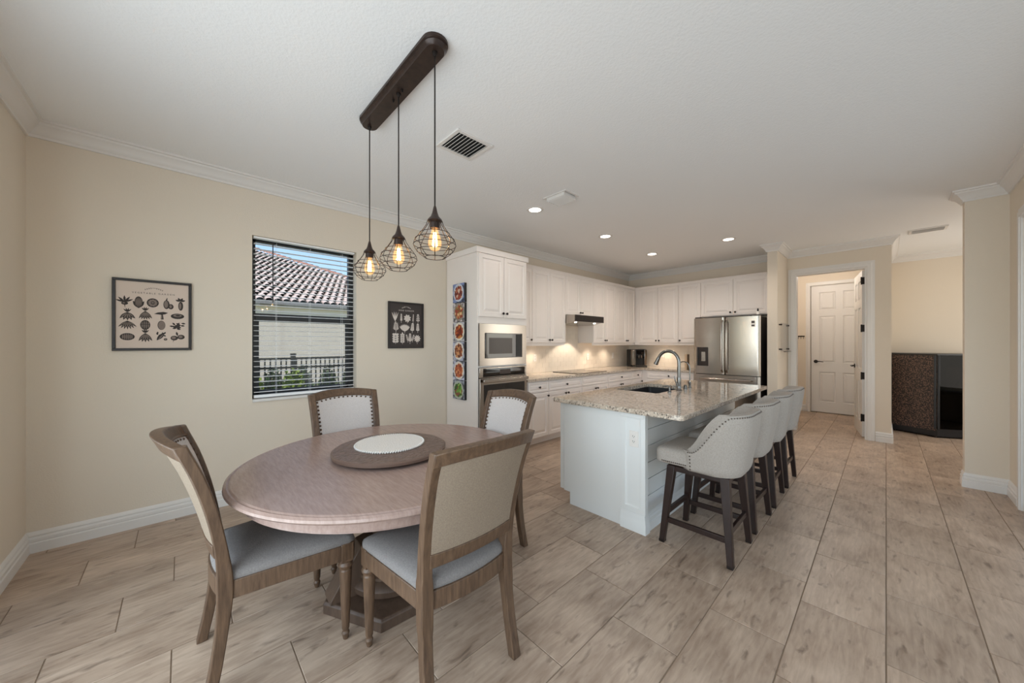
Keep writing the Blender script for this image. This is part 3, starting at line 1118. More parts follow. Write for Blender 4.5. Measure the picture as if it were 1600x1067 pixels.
cabinet('wall_cabinet', 'narrow white wall cabinet tucked against the oven tower', (UF, 3.225, 0), LEFT, 0.41, 0.305, UB, UT,
        [('door', 0.0, 0.41, UB, UT - 0.02, (0.375, KZ))], 'white wall cabinets', cornice=0.03, rail=True)
cab_b = upper(3.637, 4.022, 4.395, 'white two-door wall cabinet just before the range hood')
upper(4.397, 4.79, 5.161, 'short white two-door wall cabinet above the range hood', zb=1.80, rail=False)
cab_d = upper(5.163, 5.523, 5.892, 'white two-door wall cabinet just past the range hood')
cab_e = upper(5.894, 6.281, 6.62, 'white two-door wall cabinet in the inner kitchen corner', extra=0.034)
YU = 6.656         # carcass front plane on the fridge wall
cab_f = cabinet('wall_cabinet', 'white two-door wall cabinet above the coffee machine', (-3.4595, YU, 0), 0, 0.8515, 0.312, UB, UT,
                [('door', 0.095, 0.4715, UB, UT - 0.02, (0.443, KZ)), ('door', 0.4715, 0.8515, UB, UT - 0.02, (0.50, KZ))], 'white wall cabinets', cornice=0.03, rail=True)
cab_g = cabinet('wall_cabinet', 'white single-door wall cabinet beside the refrigerator', (-2.606, YU, 0), 0, 0.38, 0.312, UB, UT,
                [('door', 0.0, 0.38, UB, UT - 0.02, (0.03, KZ))], 'white wall cabinets', cornice=0.03, rail=True)
cabinet('wall_cabinet', 'short white two-door wall cabinet over the refrigerator', (-2.222, 6.64, 0), 0, 1.03, 0.328, 1.80, UT,
        [('door', 0.0, 0.496, 1.81, UT - 0.02, (0.46, 1.86)), ('door', 0.496, 0.985, 1.81, UT - 0.02, (0.53, 1.86))], 'white wall cabinets', cornice=0.03)

# under-cabinet puck lights
def puck(parent, x, y, e=6.5):
    p = obj('puck_light', lathe(B(), [(0.022, UB - 0.001), (0.022, UB - 0.005), (0.018, UB - 0.006), (0.001, UB - 0.006)], 20, x, y), M_LED, parent)
    lamp('puck_lamp', 'SPOT', (x, y, UB - 0.03), e, (1.0, 0.84, 0.66), parent=parent, spot=math.radians(130), blend=0.9, radius=0.03)


puck(cab_b, 0.30, 0.13)
puck(cab_d, 0.27, 0.13)
puck(cab_e, 0.08, 0.13)
puck(cab_f, 0.52, 0.13, 8.0)

# tall oven tower
T0, T1 = 2.425, 3.215
TF = -3.15
tw = thing('oven_tower', 'tall white cabinet tower housing microwave and wall oven', 'cabinet', (TF, T0, 0), LEFT)
TW = T1 - T0
c = B()
DB = 0.612
box(c, 0, 0.018, 0, DB, 0, 2.385)
box(c, TW - 0.018, TW, 0, DB, 0, 2.385)
box(c, 0.018, TW - 0.018, 0, DB, 2.36, 2.385)
box(c, 0.018, TW - 0.018, 0, DB, 1.575, 1.65)
box(c, 0.018, TW - 0.018, 0, DB, 1.072, 1.088)
box(c, 0.018, TW - 0.018, 0, DB, 0.10, 0.36)
box(c, 0.018, TW - 0.018, DB - 0.01, DB, 0.1, 2.36)
box(c, 0.018, TW - 0.018, 0.075, 0.09, 0.0, 0.10)
obj('carcass', c, M_CAB, tw)
obj('cornice', sweep(B(), [(0, DB), (0, 0), (TW, 0), (TW, 0.30)][::1], [(-0.0, 2.376), (-0.008, 2.376), (-0.014, 2.40), (-0.034, 2.422), (-0.046, 2.428), (-0.048, 2.438), (0.02, 2.438), (0.02, 2.376)]), M_CAB, tw)
front(tw, 'door', 0.012, TW / 2, 1.648, 2.374, (TW / 2 - 0.03, 1.70))
front(tw, 'door', TW / 2, TW - 0.012, 1.648, 2.374, (TW / 2 + 0.03, 1.70))
front(tw, 'drawer', 0.012, TW - 0.012, 0.12, 0.355, (TW / 2, 0.24))

mw = thing('built_in_microwave', 'stainless built-in microwave with dark glass door in the oven tower', 'microwave', (TF, T0, 0), LEFT)
f = B()
X0, X1, Z0, Z1 = 0.022, TW - 0.024, 1.09, 1.572
for a in ((X0, X1, Z0, Z0 + 0.085), (X0, X1, Z1 - 0.105, Z1), (X0, X0 + 0.075, Z0 + 0.085, Z1 - 0.105), (X1 - 0.075, X1, Z0 + 0.085, Z1 - 0.105)):
    box(f, a[0], a[1], -0.022, 0.0, a[2], a[3])
obj('trim_frame', f, M_STEEL, mw)
dr = obj('door', bx(X0 + 0.076, X1 - 0.076, -0.030, 0.0, Z0 + 0.086, Z1 - 0.106), M_BLKGL, mw, bevel=0.003)
obj('window_mesh', bx(X0 + 0.13, X1 - 0.25, -0.0312, -0.03, Z0 + 0.135, Z1 - 0.16), mat('microwave_window', (62, 51, 46), 0.25), dr)
obj('control_panel', bx(X1 - 0.19, X1 - 0.085, -0.0315, -0.03, Z0 + 0.095, Z1 - 0.115), M_BLACK, dr)
obj('body', bx(X0 + 0.03, X1 - 0.03, 0.001, 0.45, Z0 + 0.02, Z1 - 0.02), M_STEELD, mw)

ov = thing('wall_oven', 'stainless wall oven with dark glass door and bar handle below the microwave', 'oven', (TF, T0, 0), LEFT)
cp = obj('control_panel', bx(X0, X1, -0.022, 0.0, 0.955, 1.07), M_STEEL, ov, bevel=0.003)
obj('display', bx(X0 + 0.05, X1 - 0.03, -0.0245, -0.02, 0.962, 1.058), M_BLKGL, cp)
obj('screen', bx(X0 + 0.30, X0 + 0.47, -0.0252, -0.0244, 0.985, 1.04), M_STEELD, cp)
dr = obj('door', bx(X0, X1, -0.03, 0.0, 0.375, 0.948), M_STEEL, ov, bevel=0.003)
obj('glass', bx(X0 + 0.055, X1 - 0.04, -0.033, -0.029, 0.50, 0.875), M_BLKGL, dr)
hd = B()
box(hd, X0 + 0.015, X1 - 0.015, -0.085, -0.062, 0.900, 0.938)
for xx in (X0 + 0.05, X1 - 0.08):
    box(hd, xx, xx + 0.03, -0.064, -0.028, 0.908, 0.930)
obj('handle', hd, M_STEEL, dr, bevel=0.006)
obj('body', bx(X0 + 0.03, X1 - 0.03, 0.001, 0.5, 0.38, 1.06), M_STEELD, ov)

# food canvases on the tower side
FOODS = [
    ('plate of meatballs with dip', [(120, 44, 36), (158, 72, 52), (96, 34, 30), (214, 190, 170), (176, 96, 70)], (196, 204, 220), (70, 80, 108)),
    ('slices of garnished toast', [(196, 132, 86), (150, 66, 48), (228, 190, 140), (120, 110, 60), (170, 60, 46)], (150, 140, 130), (120, 116, 118)),
    ('bowl of glazed beans', [(128, 46, 24), (170, 74, 34), (92, 30, 18), (206, 130, 60), (150, 60, 30)], (232, 224, 206), (112, 112, 116)),
    ('plate of fried strips', [(150, 78, 44), (186, 110, 66), (106, 54, 32), (210, 150, 100), (130, 66, 40)], (226, 220, 212), (104, 106, 118)),
    ('sliced roast on a plate', [(176, 84, 48), (206, 118, 72), (130, 56, 34), (220, 150, 100), (150, 70, 44)], (224, 216, 206), (112, 114, 126)),
    ('bed of green salad', [(70, 116, 40), (110, 156, 60), (46, 84, 32), (150, 186, 90), (130, 80, 60)], (176, 184, 170), (92, 96, 104)),
]
CWX0, CWX1 = -3.577, -3.345
ch = 0.2285
for i, (lab, cols, plate, ground) in enumerate(FOODS):
    zt = 2.055 - i * ch
    t = thing('food_canvas', 'small square canvas print of a ' + lab + ' on the oven tower side', 'canvas print', ((CWX0 + CWX1) / 2, T0, zt - ch / 2), 0, 'column of food canvases')
    hw, hh = (CWX1 - CWX0) / 2, ch / 2 - 0.003
    fm = food_mat('food_print_%d' % (i + 1), i + 1.0, cols, plate, ground, random.uniform(-0.012, 0.012), random.uniform(-0.008, 0.008), 0.104, 0.106)
    obj('canvas', bx(-hw, hw, -0.034, -0.001, -hh, hh), M_BLACK, t)
    obj('print', bx(-hw, hw, -0.0355, -0.034, -hh, hh), fm, t)

# base cabinets along the oven wall
BF = -3.15
def base(y0, y1, fronts, label):
    return cabinet('base_cabinet', label, (BF, y0, 0), LEFT, y1 - y0, 0.60, 0.1, 0.848, fronts, 'white base cabinets', toe=True)


DZ0, DZ1 = 0.697, 0.838
def du(w_, k=True):
    return ('drawer', 0.0, w_, DZ0, DZ1, (w_ / 2, (DZ0 + DZ1) / 2) if k else None)


base(3.238, 3.631, [du(0.393), ('door', 0, 0.393, 0.105, 0.69, (0.365, 0.645))], 'white base cabinet beside the wall oven')
base(3.632, 4.391, [du(0.759), ('door', 0, 0.3795, 0.105, 0.69, (0.35, 0.645)), ('door', 0.3795, 0.759, 0.105, 0.69, (0.41, 0.645))], 'white base cabinet with a wide drawer before the cooktop')
base(4.392, 5.131, [du(0.739, False), ('door', 0, 0.3695, 0.105, 0.69, (0.34, 0.645)), ('door', 0.3695, 0.739, 0.105, 0.69, (0.40, 0.645))], 'white base cabinet with a knobless drawer front under the cooktop')
base(5.132, 5.92, [du(0.788), ('door', 0, 0.394, 0.105, 0.69, (0.364, 0.645)), ('door', 0.394, 0.788, 0.105, 0.69, (0.424, 0.645))], 'white base cabinet just past the cooktop')
base(5.921, 6.309, [du(0.362), ('door', 0, 0.362, 0.105, 0.69, (0.33, 0.645))], 'narrow white base cabinet next to the inner corner')
cabinet('base_cabinet', 'white base cabinet between the inner corner and the refrigerator', (-3.1495, 6.31, 0), 0, 0.9495, 0.645, 0.1, 0.848,
        [('drawer', 0.10, 0.935, DZ0, DZ1, (0.52, 0.768)), ('door', 0.10, 0.5175, 0.105, 0.69, (0.487, 0.645)), ('door', 0.5175, 0.935, 0.105, 0.69, (0.547, 0.645))], 'white base cabinets', toe=True)

CT = 0.885
ctop = [(-3.768, 3.218), (-3.118, 3.218), (-3.118, 6.278), (-2.196, 6.278), (-2.196, 6.968), (-3.768, 6.968)]
o = obj('perimeter_countertop', prism(B(), ctop, 0.849, CT), M_GRAN, bevel=0.004)
tag(o, 'L-shaped speckled granite countertop along the kitchen walls', 'countertop')

# backsplash of running-bond tile
def backsplash(name, horizontal, a0, a1, c, z0, z1, label):
    if horizontal:
        s = struct(name, bx(a0, a1, c - 0.004, c + 0.001, z0, z1), M_SPGROUT, label=label)
    else:
        s = struct(name, bx(c - 0.001, c + 0.004, a0, a1, z0, z1), M_SPGROUT, label=label)
    t = B()
    tw_, th_ = 0.152, 0.0755
    r = 0
    z = z0
    while z < z1 - 0.01:
        a = a0 - (tw_ / 2 if r % 2 else 0)
        while a < a1:
            p0, p1 = max(a, a0) + 0.001, min(a + tw_, a1) - 0.001
            if p1 - p0 > 0.01:
                zz1 = min(z + th_, z1) - 0.001
                d = 0.008 + random.uniform(0, 0.0008)
                if horizontal:
                    box(t, p0, p1, c - d, c - 0.003, z + 0.001, zz1)
                else:
                    box(t, c + 0.003, c + d, p0, p1, z + 0.001, zz1)
            a += tw_
        z += th_
        r += 1
    tag(obj('subway_tiles', t, M_SUBWAY, s), kind='stuff')


backsplash('wall_backsplash_left', False, 3.22, 6.968, XL, CT, UB, 'cream subway tile backsplash behind the cooktop')
backsplash('wall_backsplash_hood', False, 4.40, 5.16, XL, UB, 1.80, 'cream subway tile panel under the range hood')
backsplash('wall_backsplash_back', True, -3.76, -2.2, YB, CT, UB, 'cream subway tile backsplash beside the refrigerator')

# range hood
rh = thing('range_hood', 'slim stainless under-cabinet range hood with dark front', 'range hood', (XL, 4.40, 1.652), LEFT)
hb = B()
loft(hb, [[(x, -0.012, 0.0), (x, -0.30, 0.0), (x, -0.50, 0.035), (x, -0.50, 0.135), (x, -0.012, 0.146)] for x in (0.0, 0.76)])
obj('body', hb, M_STEEL, rh)
fp = obj('front_panel', bx(0.004, 0.79, -0.512, -0.50, 0.034, 0.136), M_STEELD, rh, bevel=0.003)
for xx in (0.14, 0.22):
    obj('button', bx(xx, xx + 0.05, -0.515, -0.511, 0.07, 0.095), M_BLACK, fp)
for xx in (0.10, 0.62):
    obj('lamp_lens', cyl(B(), (xx, -0.44, 0.0225), (xx, -0.4405, 0.0195), 0.02, n=16), M_LED, rh)
lamp('hood_lamp', 'SPOT', (0.38, -0.36, -0.006), 24, (1.0, 0.85, 0.68), parent=rh, spot=math.radians(104), blend=0.2, radius=0.02)

ck = thing('cooktop', 'black glass electric cooktop set in the granite', 'cooktop', (-3.41, 4.73, CT))
obj('glass', bx(-0.25, 0.25, -0.39, 0.39, 0.0005, 0.008), M_BLKGL, ck, bevel=0.002)
for (x, y, r) in ((-0.12, -0.22, 0.09), (0.12, -0.22, 0.075), (-0.12, 0.2, 0.075), (0.12, 0.2, 0.1)):
    obj('burner_ring', tube(B(), [(x + r * math.cos(2 * PI * k / 32), y + r * math.sin(2 * PI * k / 32), 0.0078) for k in range(32)], 0.0012, 4, closed=True), M_STEELD, ck)


def wall_plate(name, label, cat, loc, rot, n_slots, switch=False, scale=1.0):
    t = thing(name, label, cat, loc, rot)
    obj('plate', bx(-0.035, 0.035, -0.006, 0.0, -0.057, 0.057), M_PLATE, t, bevel=0.002)
    if switch:
        obj('rocker', bx(-0.016, 0.016, -0.009, -0.005, -0.032, 0.032), M_PLATE, t, bevel=0.002)
    else:
        obj('face', bx(-0.017, 0.017, -0.008, -0.005, -0.034, 0.034), M_PLATE, t, bevel=0.002)
        for zz in (-0.02, 0.016):
            s = B()
            box(s, -0.008, -0.005, -0.0085, -0.0078, zz, zz + 0.009)
            box(s, 0.005, 0.008, -0.0085, -0.0078, zz, zz + 0.007)
            cyl(s, (0, -0.0085, zz - 0.005), (0, -0.0078, zz - 0.005), 0.0025, n=8)
            obj('slots', s, M_BLACK, t)
    return t


wall_plate('wall_outlet', 'white outlet on the backsplash beside the oven tower', 'outlet', (XL + 0.0085, 4.03, 1.12), LEFT, 2)
wall_plate('wall_outlet', 'white outlet on the backsplash past the cooktop', 'outlet', (XL + 0.0085, 5.45, 1.10), LEFT, 2)
wall_plate('light_switch', 'white switch on the backsplash near the coffee machine', 'switch', (XL + 0.0085, 6.32, 1.10), LEFT, 2, True)
wall_plate('light_switch', 'white switch on the back wall tile beside the coffee machine', 'switch', (-3.05, YB - 0.0085, 1.13), 0, 2, True)

# coffee machine
cm = thing('coffee_machine', 'black and chrome bean-to-cup coffee machine in the counter corner', 'coffee machine', (-3.40, 6.64, CT), math.radians(52))
obj('body', bx(-0.14, 0.14, -0.02, 0.2, 0.0, 0.34), M_BLACK, cm, bevel=0.015, seg=3)
obj('front_panel', bx(-0.14, 0.14, -0.10, -0.015, 0.2, 0.345), M_BLACK, cm, bevel=0.012, seg=3)
obj('chrome_side', bx(-0.145, -0.085, -0.108, -0.01, 0.03, 0.335), M_STEEL, cm, bevel=0.008)
obj('chrome_side', bx(0.095, 0.145, -0.108, -0.01, 0.03, 0.335), M_STEEL, cm, bevel=0.008)
obj('display', bx(-0.065, 0.075, -0.112, -0.098, 0.245, 0.325), M_BLKGL, cm)
sp_ = B()
for xx in (-0.02, 0.03):
    box(sp_, xx - 0.012, xx + 0.012, -0.115, -0.085, 0.17, 0.225)
obj('spout', sp_, M_STEEL, cm, bevel=0.003)
obj('drip_tray', bx(-0.12, 0.12, -0.17, 0.0, 0.0, 0.03), M_BLACK, cm, bevel=0.006)
obj('tray_grid', bx(-0.10, 0.10, -0.165, -0.02, 0.03, 0.034), M_STEEL, cm)

t = obj('cutting_board', bx(-0.045, -0.005, -0.06, 0.06, 0.0, 0.27), M_BEIGEWOOD, None, (-2.36, 6.45, CT), bevel=0.004)
tag(t, 'upright wooden board standing on the counter beside the refrigerator', 'cutting board')

# ------------------------------------------------------------------ refrigerator
FY = 6.15
fg = thing('refrigerator', 'stainless french-door refrigerator with dispenser in the left door', 'refrigerator', (-1.713, FY, 0))
fg['label'] = 'stainless french-door refrigerator with built-in water dispenser'
HW = 0.457
obj('body', bx(-HW + 0.005, HW - 0.005, 0.075, 0.79, 0.03, 1.745), M_FRIDGESIDE, fg, bevel=0.005)
obj('feet', bx(-HW + 0.03, HW - 0.03, 0.10, 0.7, 0.0, 0.035), M_BLACK, fg)


def fdoor(name, x0, x1, z0, z1):
    b = B()
    def fr_(u, v):
        x = x0 + (x1 - x0) * u
        e = min(u, 1 - u) * (x1 - x0)
        rnd = 0.018 * max(0, 1 - e / 0.02) ** 2
        s = (x / HW)
        return (x, -0.012 * (1 - s * s) + rnd, z0 + (z1 - z0) * v)
    def bk(u, v):
        return (x0 + (x1 - x0) * u, 0.068, z0 + (z1 - z0) * v)
    slab(b, 24, 1, fr_, bk)
    return obj(name, b, M_STEEL, fg, angle=50)


dl = fdoor('door', -HW, -0.003, 0.862, 1.752)
dr = fdoor('door', 0.003, HW, 0.862, 1.752)
fz = fdoor('freezer_drawer', -HW, HW, 0.10, 0.852)
for d, xx in ((dl, -0.034), (dr, 0.034)):
    h_ = B()
    tube(h_, [(xx, -0.012, 0.90), (xx, -0.055, 0.94), (xx, -0.066, 1.1), (xx, -0.068, 1.3), (xx, -0.066, 1.5), (xx, -0.055, 1.66), (xx, -0.012, 1.70)], 0.014, 12)
    obj('handle', h_, M_STEEL, d)
h_ = B()
tube(h_, [(-0.36, -0.01, 0.79), (-0.35, -0.06, 0.79), (0, -0.072, 0.79), (0.35, -0.06, 0.79), (0.36, -0.01, 0.79)], 0.013, 12)
obj('handle', h_, M_STEEL, fz)
ds = obj('dispenser', bx(-0.40, -0.235, -0.0125, 0.02, 0.985, 1.285), M_BLACK, dl, bevel=0.003)
obj('recess', bx(-0.368, -0.245, -0.0145, -0.012, 0.995, 1.275), M_STEELD, ds)
obj('paddle', bx(-0.335, -0.275, -0.019, -0.014, 1.06, 1.21), M_STEEL, ds)
obj('spout', bx(-0.35, -0.29, -0.03, -0.012, 1.225, 1.27), M_STEELD, ds)
st = obj('sticker', bx(0.345, 0.395, -0.012, -0.004, 1.59, 1.685), M_PLATE, dr)
stk = B()
box(stk, 0.351, 0.389, -0.0125, -0.0118, 1.645, 1.678)
box(stk, 0.351, 0.389, -0.0125, -0.0118, 1.598, 1.622)
obj('sticker_print', stk, M_STEELD, st)
hg = B()
box(hg, HW - 0.10, HW - 0.01, 0.03, 0.12, 1.745, 1.772)
box(hg, -HW + 0.01, -HW + 0.10, 0.03, 0.12, 1.745, 1.772)
obj('hinge_cover', hg, M_STEELD, fg, bevel=0.003)
t = thing('small_bottle', 'tiny white bottle with black cap on top of the refrigerator', 'bottle', (-1.30, 6.22, 1.772))
obj('body', lathe(B(), [(0.001, 0), (0.018, 0.0), (0.02, 0.03), (0.014, 0.045), (0.008, 0.05), (0.001, 0.05)], 16), M_PLATE, t)
obj('cap', lathe(B(), [(0.009, 0.05), (0.011, 0.056), (0.011, 0.075), (0.006, 0.092), (0.001, 0.094)], 16), M_BLACK, t)

# ------------------------------------------------------------------ island
IX0, IX1, IY0, IY1 = -1.93, -1.168, 2.385, 4.57
isl = thing('kitchen_island', 'pale grey kitchen island with shiplap seating side', 'kitchen island', ((IX0 + IX1) / 2, (IY0 + IY1) / 2, 0))
ix, iy = (IX0 + IX1) / 2, (IY0 + IY1) / 2
def io(name, bm, m=M_ISL, bevel=0.0, parent=None):
    p = parent or isl
    return obj(name, bm, m, p, (-ix, -iy, 0) if parent is None else (0, 0, 0), bevel=bevel)
def iloc(x, y):
    return (x - ix, y - iy)
c = B()
SKX0, SKX1, SKY0, SKY1 = -1.875, -1.445, 3.20, 3.93     # sink hole
box(c, IX0 + 0.035, IX1 - 0.02, IY0 + 0.02, SKY0 - 0.04, 0.10, 0.848)
box(c, IX0 + 0.035, IX1 - 0.02, SKY1 + 0.04, IY1, 0.10, 0.848)
box(c, IX0 + 0.035, SKX0 - 0.03, SKY0 - 0.04, SKY1 + 0.04, 0.10, 0.848)
box(c, SKX1 + 0.03, IX1 - 0.02, SKY0 - 0.04, SKY1 + 0.04, 0.10, 0.848)
box(c, IX0 + 0.11, IX1 - 0.02, IY0 + 0.02, IY1, 0.0, 0.60)
io('carcass', c)
# end panel with toe notch
pp = [(IX0 + 0.045, 0.10), (IX0 + 0.108, 0.10), (IX0 + 0.108, 0.0), (-1.345, 0.0), (-1.345, 0.848), (IX0 + 0.045, 0.848)]
io('end_panel', loft(B(), [[(x, IY0, z) for x, z in pp], [(x, IY0 + 0.02, z) for x, z in pp]]))
io('face_stile', bx(IX0, IX0 + 0.038, IY0 + 0.006, IY0 + 0.03, 0.105, 0.848), bevel=0.003)
# doors on the working side (facing -X)
for k in range(4):
    y0 = IY0 + 0.03 + k * 0.535
    d = obj('door', ring_panel(B(), 0, 0.53, 0, 0.72, DOOR_RINGS), M_ISL, isl, (IX0 + 0.035 - ix, y0 + 0.53 - iy, 0.11), (0, 0, -PI / 2), angle=20)
    knob(d, 0.5 if k % 2 else 0.03, -0.02, 0.66)
# corner post with recessed panel
post = B()
ring_panel(post, -1.345, -1.158, 0.135, 0.848, [(0.0, IY0 - 0.012), (0.034, IY0 - 0.012), (0.038, IY0 - 0.005), (0.046, IY0 - 0.003), (0.05, IY0 - 0.003)], back=IY0 + 0.03)
io('corner_post', post)
pl = B()
sweep(pl, [(-1.348, IY0 - 0.002), (-1.170, IY0 - 0.002), (-1.170, IY0 + 0.05)], [(-0.03, 0), (0.018, 0), (0.018, 0.07), (0.014, 0.078), (0.014, 0.10), (0.008, 0.118), (0.008, 0.128), (0.0, 0.14), (-0.03, 0.14)])
io('post_plinth', pl)
io('post_cap', bx(-1.348, -1.165, IY0 - 0.018, IY0 + 0.03, 0.812, 0.848), bevel=0.003)
# shiplap boards
bd = None
z = 0.135
k = 0
while z < 0.84:
    hgt = min(0.1195, 0.846 - z)
    if bd is None:
        bd = io('board', bx(IX1 - 0.02, IX1 - 0.006, IY0 + 0.03, IY1, 0.0, 0.1140), bevel=0.001)
        bd.location.z = z
    else:
        n_ = share('board', bd, isl, (-ix, -iy, z), scale=(1, 1, hgt / 0.1195))
    z += 0.1195
io('baseboard', sweep(B(), [(IX1 - 0.012, IY0 + 0.02), (IX1 - 0.012, IY1)], base_prof))
wall_plate('wall_outlet', 'white duplex outlet on the island corner post', 'outlet', (-1.246, IY0 - 0.003, 0.66), 0, 2)

# island top with a sink cut-out, rounded corners
def rrect(x0, x1, y0, y1, r, n=6):
    pts = []
    for cx, cy, a0 in ((x1 - r, y0 + r, -PI / 2), (x1 - r, y1 - r, 0), (x0 + r, y1 - r, PI / 2), (x0 + r, y0 + r, PI)):
        pts += [(cx + r * math.cos(a0 + PI / 2 * i / n), cy + r * math.sin(a0 + PI / 2 * i / n)) for i in range(n + 1)]
    return pts
TX0, TX1, TY0, TY1 = -1.968, -0.885, 2.325, 4.655
b = B()
outer = rrect(TX0, TX1, TY0, TY1, 0.03)
inner = rrect(SKX0, SKX1, SKY0, SKY1, 0.03)
top_rings = []
for zz, off in ((0.85, -0.003), (0.853, 0.0), (0.882, 0.0), (CT, -0.003)):
    cx, cy = (TX0 + TX1) / 2, (TY0 + TY1) / 2
    top_rings.append([(x + (off if x > cx else -off), y + (off if y > cy else -off), zz) for x, y in outer])
def ring_face(b, zz, src_o, src_i):
    vo = [b.verts.new(p) for p in src_o]
    vi = [b.verts.new((x, y, zz)) for x, y in src_i]
    n = len(vo)
    for i in range(n):
        j = (i + 1) % n
        b.faces.new((vo[i], vo[j], vi[j], vi[i]))
loft(b, top_rings, cap=False)
ring_face(b, CT, top_rings[-1], inner)
ring_face(b, 0.85, top_rings[0], inner)
loft(b, [[(x, y, 0.85) for x, y in inner], [(x, y, CT) for x, y in inner]], cap=False)
bmesh.ops.remove_doubles(b, verts=b.verts, dist=1e-5)
o = obj('island_countertop', b, M_GRAN)
tag(o, 'polished speckled granite island top overhanging the stools', 'countertop')

# sink
sk = thing('undermount_sink', 'dark undermount sink set into the island top', 'sink', ((SKX0 + SKX1) / 2, (SKY0 + SKY1) / 2, 0.64))
hx, hy = (SKX1 - SKX0) / 2 + 0.006, (SKY1 - SKY0) / 2 + 0.006
b = B()
rs = []
for off, zz in ((0.018, 0.209), (0.0, 0.209), (-0.008, 0.02), (-0.03, 0.004)):
    rs.append([(x, y, zz) for x, y in rrect(-hx - off, hx + off, -hy - off, hy + off, 0.035)])
for off, zz in ((-0.03, 0.0), (0.0, 0.015), (0.018, 0.2)):
    rs.append([(x, y, zz) for x, y in rrect(-hx - off, hx + off, -hy - off, hy + off, 0.035)])
vs = loft(b, rs[:4], cap=False)
b.faces.new([b.verts.new(p) for p in rs[3]])
loft(b, rs[4:], cap=False)
b.faces.new([b.verts.new(p) for p in rs[4]])
obj('basin', b, M_SINK, sk)
obj('drain', lathe(B(), [(0.001, 0.006), (0.03, 0.006), (0.045, 0.008), (0.05, 0.005)], 24), M_STEEL, sk)

# faucet
fc = thing('kitchen_faucet', 'tall brushed nickel gooseneck faucet on the island', 'faucet', (-1.392, 3.56, CT))
obj('base', lathe(B(), [(0.026, 0.0), (0.027, 0.008), (0.02, 0.02), (0.018, 0.05), (0.02, 0.07), (0.020, 0.12), (0.018, 0.13), (0.001, 0.13)], 20), M_NICKEL, fc)
pts = [(0, 0, 0.12), (0, 0, 0.27)]
for i in range(1, 13):
    a = PI * 0.88 * i / 12
    pts.append((-0.105 + 0.105 * math.cos(a), 0, 0.27 + 0.115 * math.sin(a)))
obj('spout', tube(B(), pts, 0.0155, 14), M_NICKEL, fc)
e = Vector(pts[-1])
dd = (Vector(pts[-1]) - Vector(pts[-2])).normalized()
hd = obj('spray_head', cyl(B(), e - dd * 0.01, e + dd * 0.072, 0.0165, 0.022, 16), M_NICKEL, fc)
obj('button', cyl(B(), e + dd * 0.04 + Vector((0.012, 0, 0)), e + dd * 0.07 + Vector((0.018, 0, 0)), 0.008, n=10), M_BLACK, hd)
lv = B()
cyl(lv, (0, -0.018, 0.055), (0, -0.045, 0.058), 0.012, 0.012)
tube(lv, [(0, -0.045, 0.058), (-0.012, -0.058, 0.10), (-0.02, -0.062, 0.145)], [0.008, 0.006, 0.005], 10)
obj('lever', lv, M_NICKEL, fc)
tp = thing('filter_tap', 'small slender filtered water tap beside the main faucet', 'faucet', (-1.40, 3.86, CT))
obj('base', lathe(B(), [(0.018, 0), (0.018, 0.006), (0.011, 0.012), (0.011, 0.035), (0.013, 0.045), (0.011, 0.07), (0.001, 0.075)], 16), M_NICKEL, tp)
pts = [(0, 0, 0.06), (0, 0, 0.20)]
for i in range(1, 11):
    a = PI * 0.95 * i / 10
    pts.append((-0.062 + 0.062 * math.cos(a), 0, 0.20 + 0.07 * math.sin(a)))
pts.append((pts[-1][0], 0, 0.165))
obj('spout', tube(B(), pts, 0.0058, 10), M_NICKEL, tp)
obj('lever', tube(B(), [(0, -0.01, 0.05), (0, -0.04, 0.055)], [0.006, 0.004], 8), M_BLACK, tp)
for i, (x, y, lab) in enumerate(((-1.40, 3.36, 'small chrome soap dispenser beside the sink'), (-1.385, 3.70, 'small chrome air gap cap between the two taps'))):
    t = thing('soap_dispenser' if i == 0 else 'air_gap_cap', lab, 'soap dispenser' if i == 0 else 'sink cap', (x, y, CT))
    if i == 0:
        obj('base', lathe(B(), [(0.018, 0), (0.018, 0.008), (0.010, 0.014), (0.010, 0.05), (0.001, 0.052)], 16), M_NICKEL, t)
        obj('nozzle', tube(B(), [(0, 0, 0.045), (-0.02, 0, 0.058), (-0.065, 0, 0.052)], 0.006, 10), M_NICKEL, t)
    else:
        obj('base', lathe(B(), [(0.02, 0), (0.02, 0.01), (0.017, 0.012), (0.001, 0.012)], 16), M_NICKEL, t)
        obj('cap', lathe(B(), [(0.017, 0.012), (0.017, 0.038), (0.012, 0.045), (0.001, 0.046)], 16), M_NICKEL, t)


# ------------------------------------------------------------------ dining chairs
def curve(pts, n):
    """Catmull-Rom through (a,b,...) points"""
    P = [Vector(p) for p in pts]
    P = [P[0] * 2 - P[1]] + P + [P[-1] * 2 - P[-2]]
    out = []
    m = len(P) - 3
    for i in range(n + 1):
        s = i / n * m
        k = min(int(s), m - 1)
        t = s - k
        p0, p1, p2, p3 = P[k:k + 4]
        out.append(0.5 * ((2 * p1) + (p2 - p0) * t + (2 * p0 - 5 * p1 + 4 * p2 - p3) * t * t + (3 * p1 - p0 - 3 * p2 + p3) * t ** 3))
    return out


STILE = [(-0.265, 0.0), (-0.238, 0.14), (-0.218, 0.30), (-0.212, 0.44), (-0.222, 0.56), (-0.246, 0.70), (-0.286, 0.85), (-0.338, 0.985)]
SC_ = curve(STILE, 40)


def back_y(z):
    for a, b in zip(SC_[:-1], SC_[1:]):
        if a.y <= z <= b.y:
            t = (z - a.y) / max(b.y - a.y, 1e-6)
            return a.x + (b.x - a.x) * t
    return SC_[-1].x - (z - SC_[-1].y) * 0.45


def half_w(z):
    return 0.196 + 0.022 * max(0, (z - 0.42)) / 0.56 + 0.01 * max(0, 0.42 - z) / 0.42


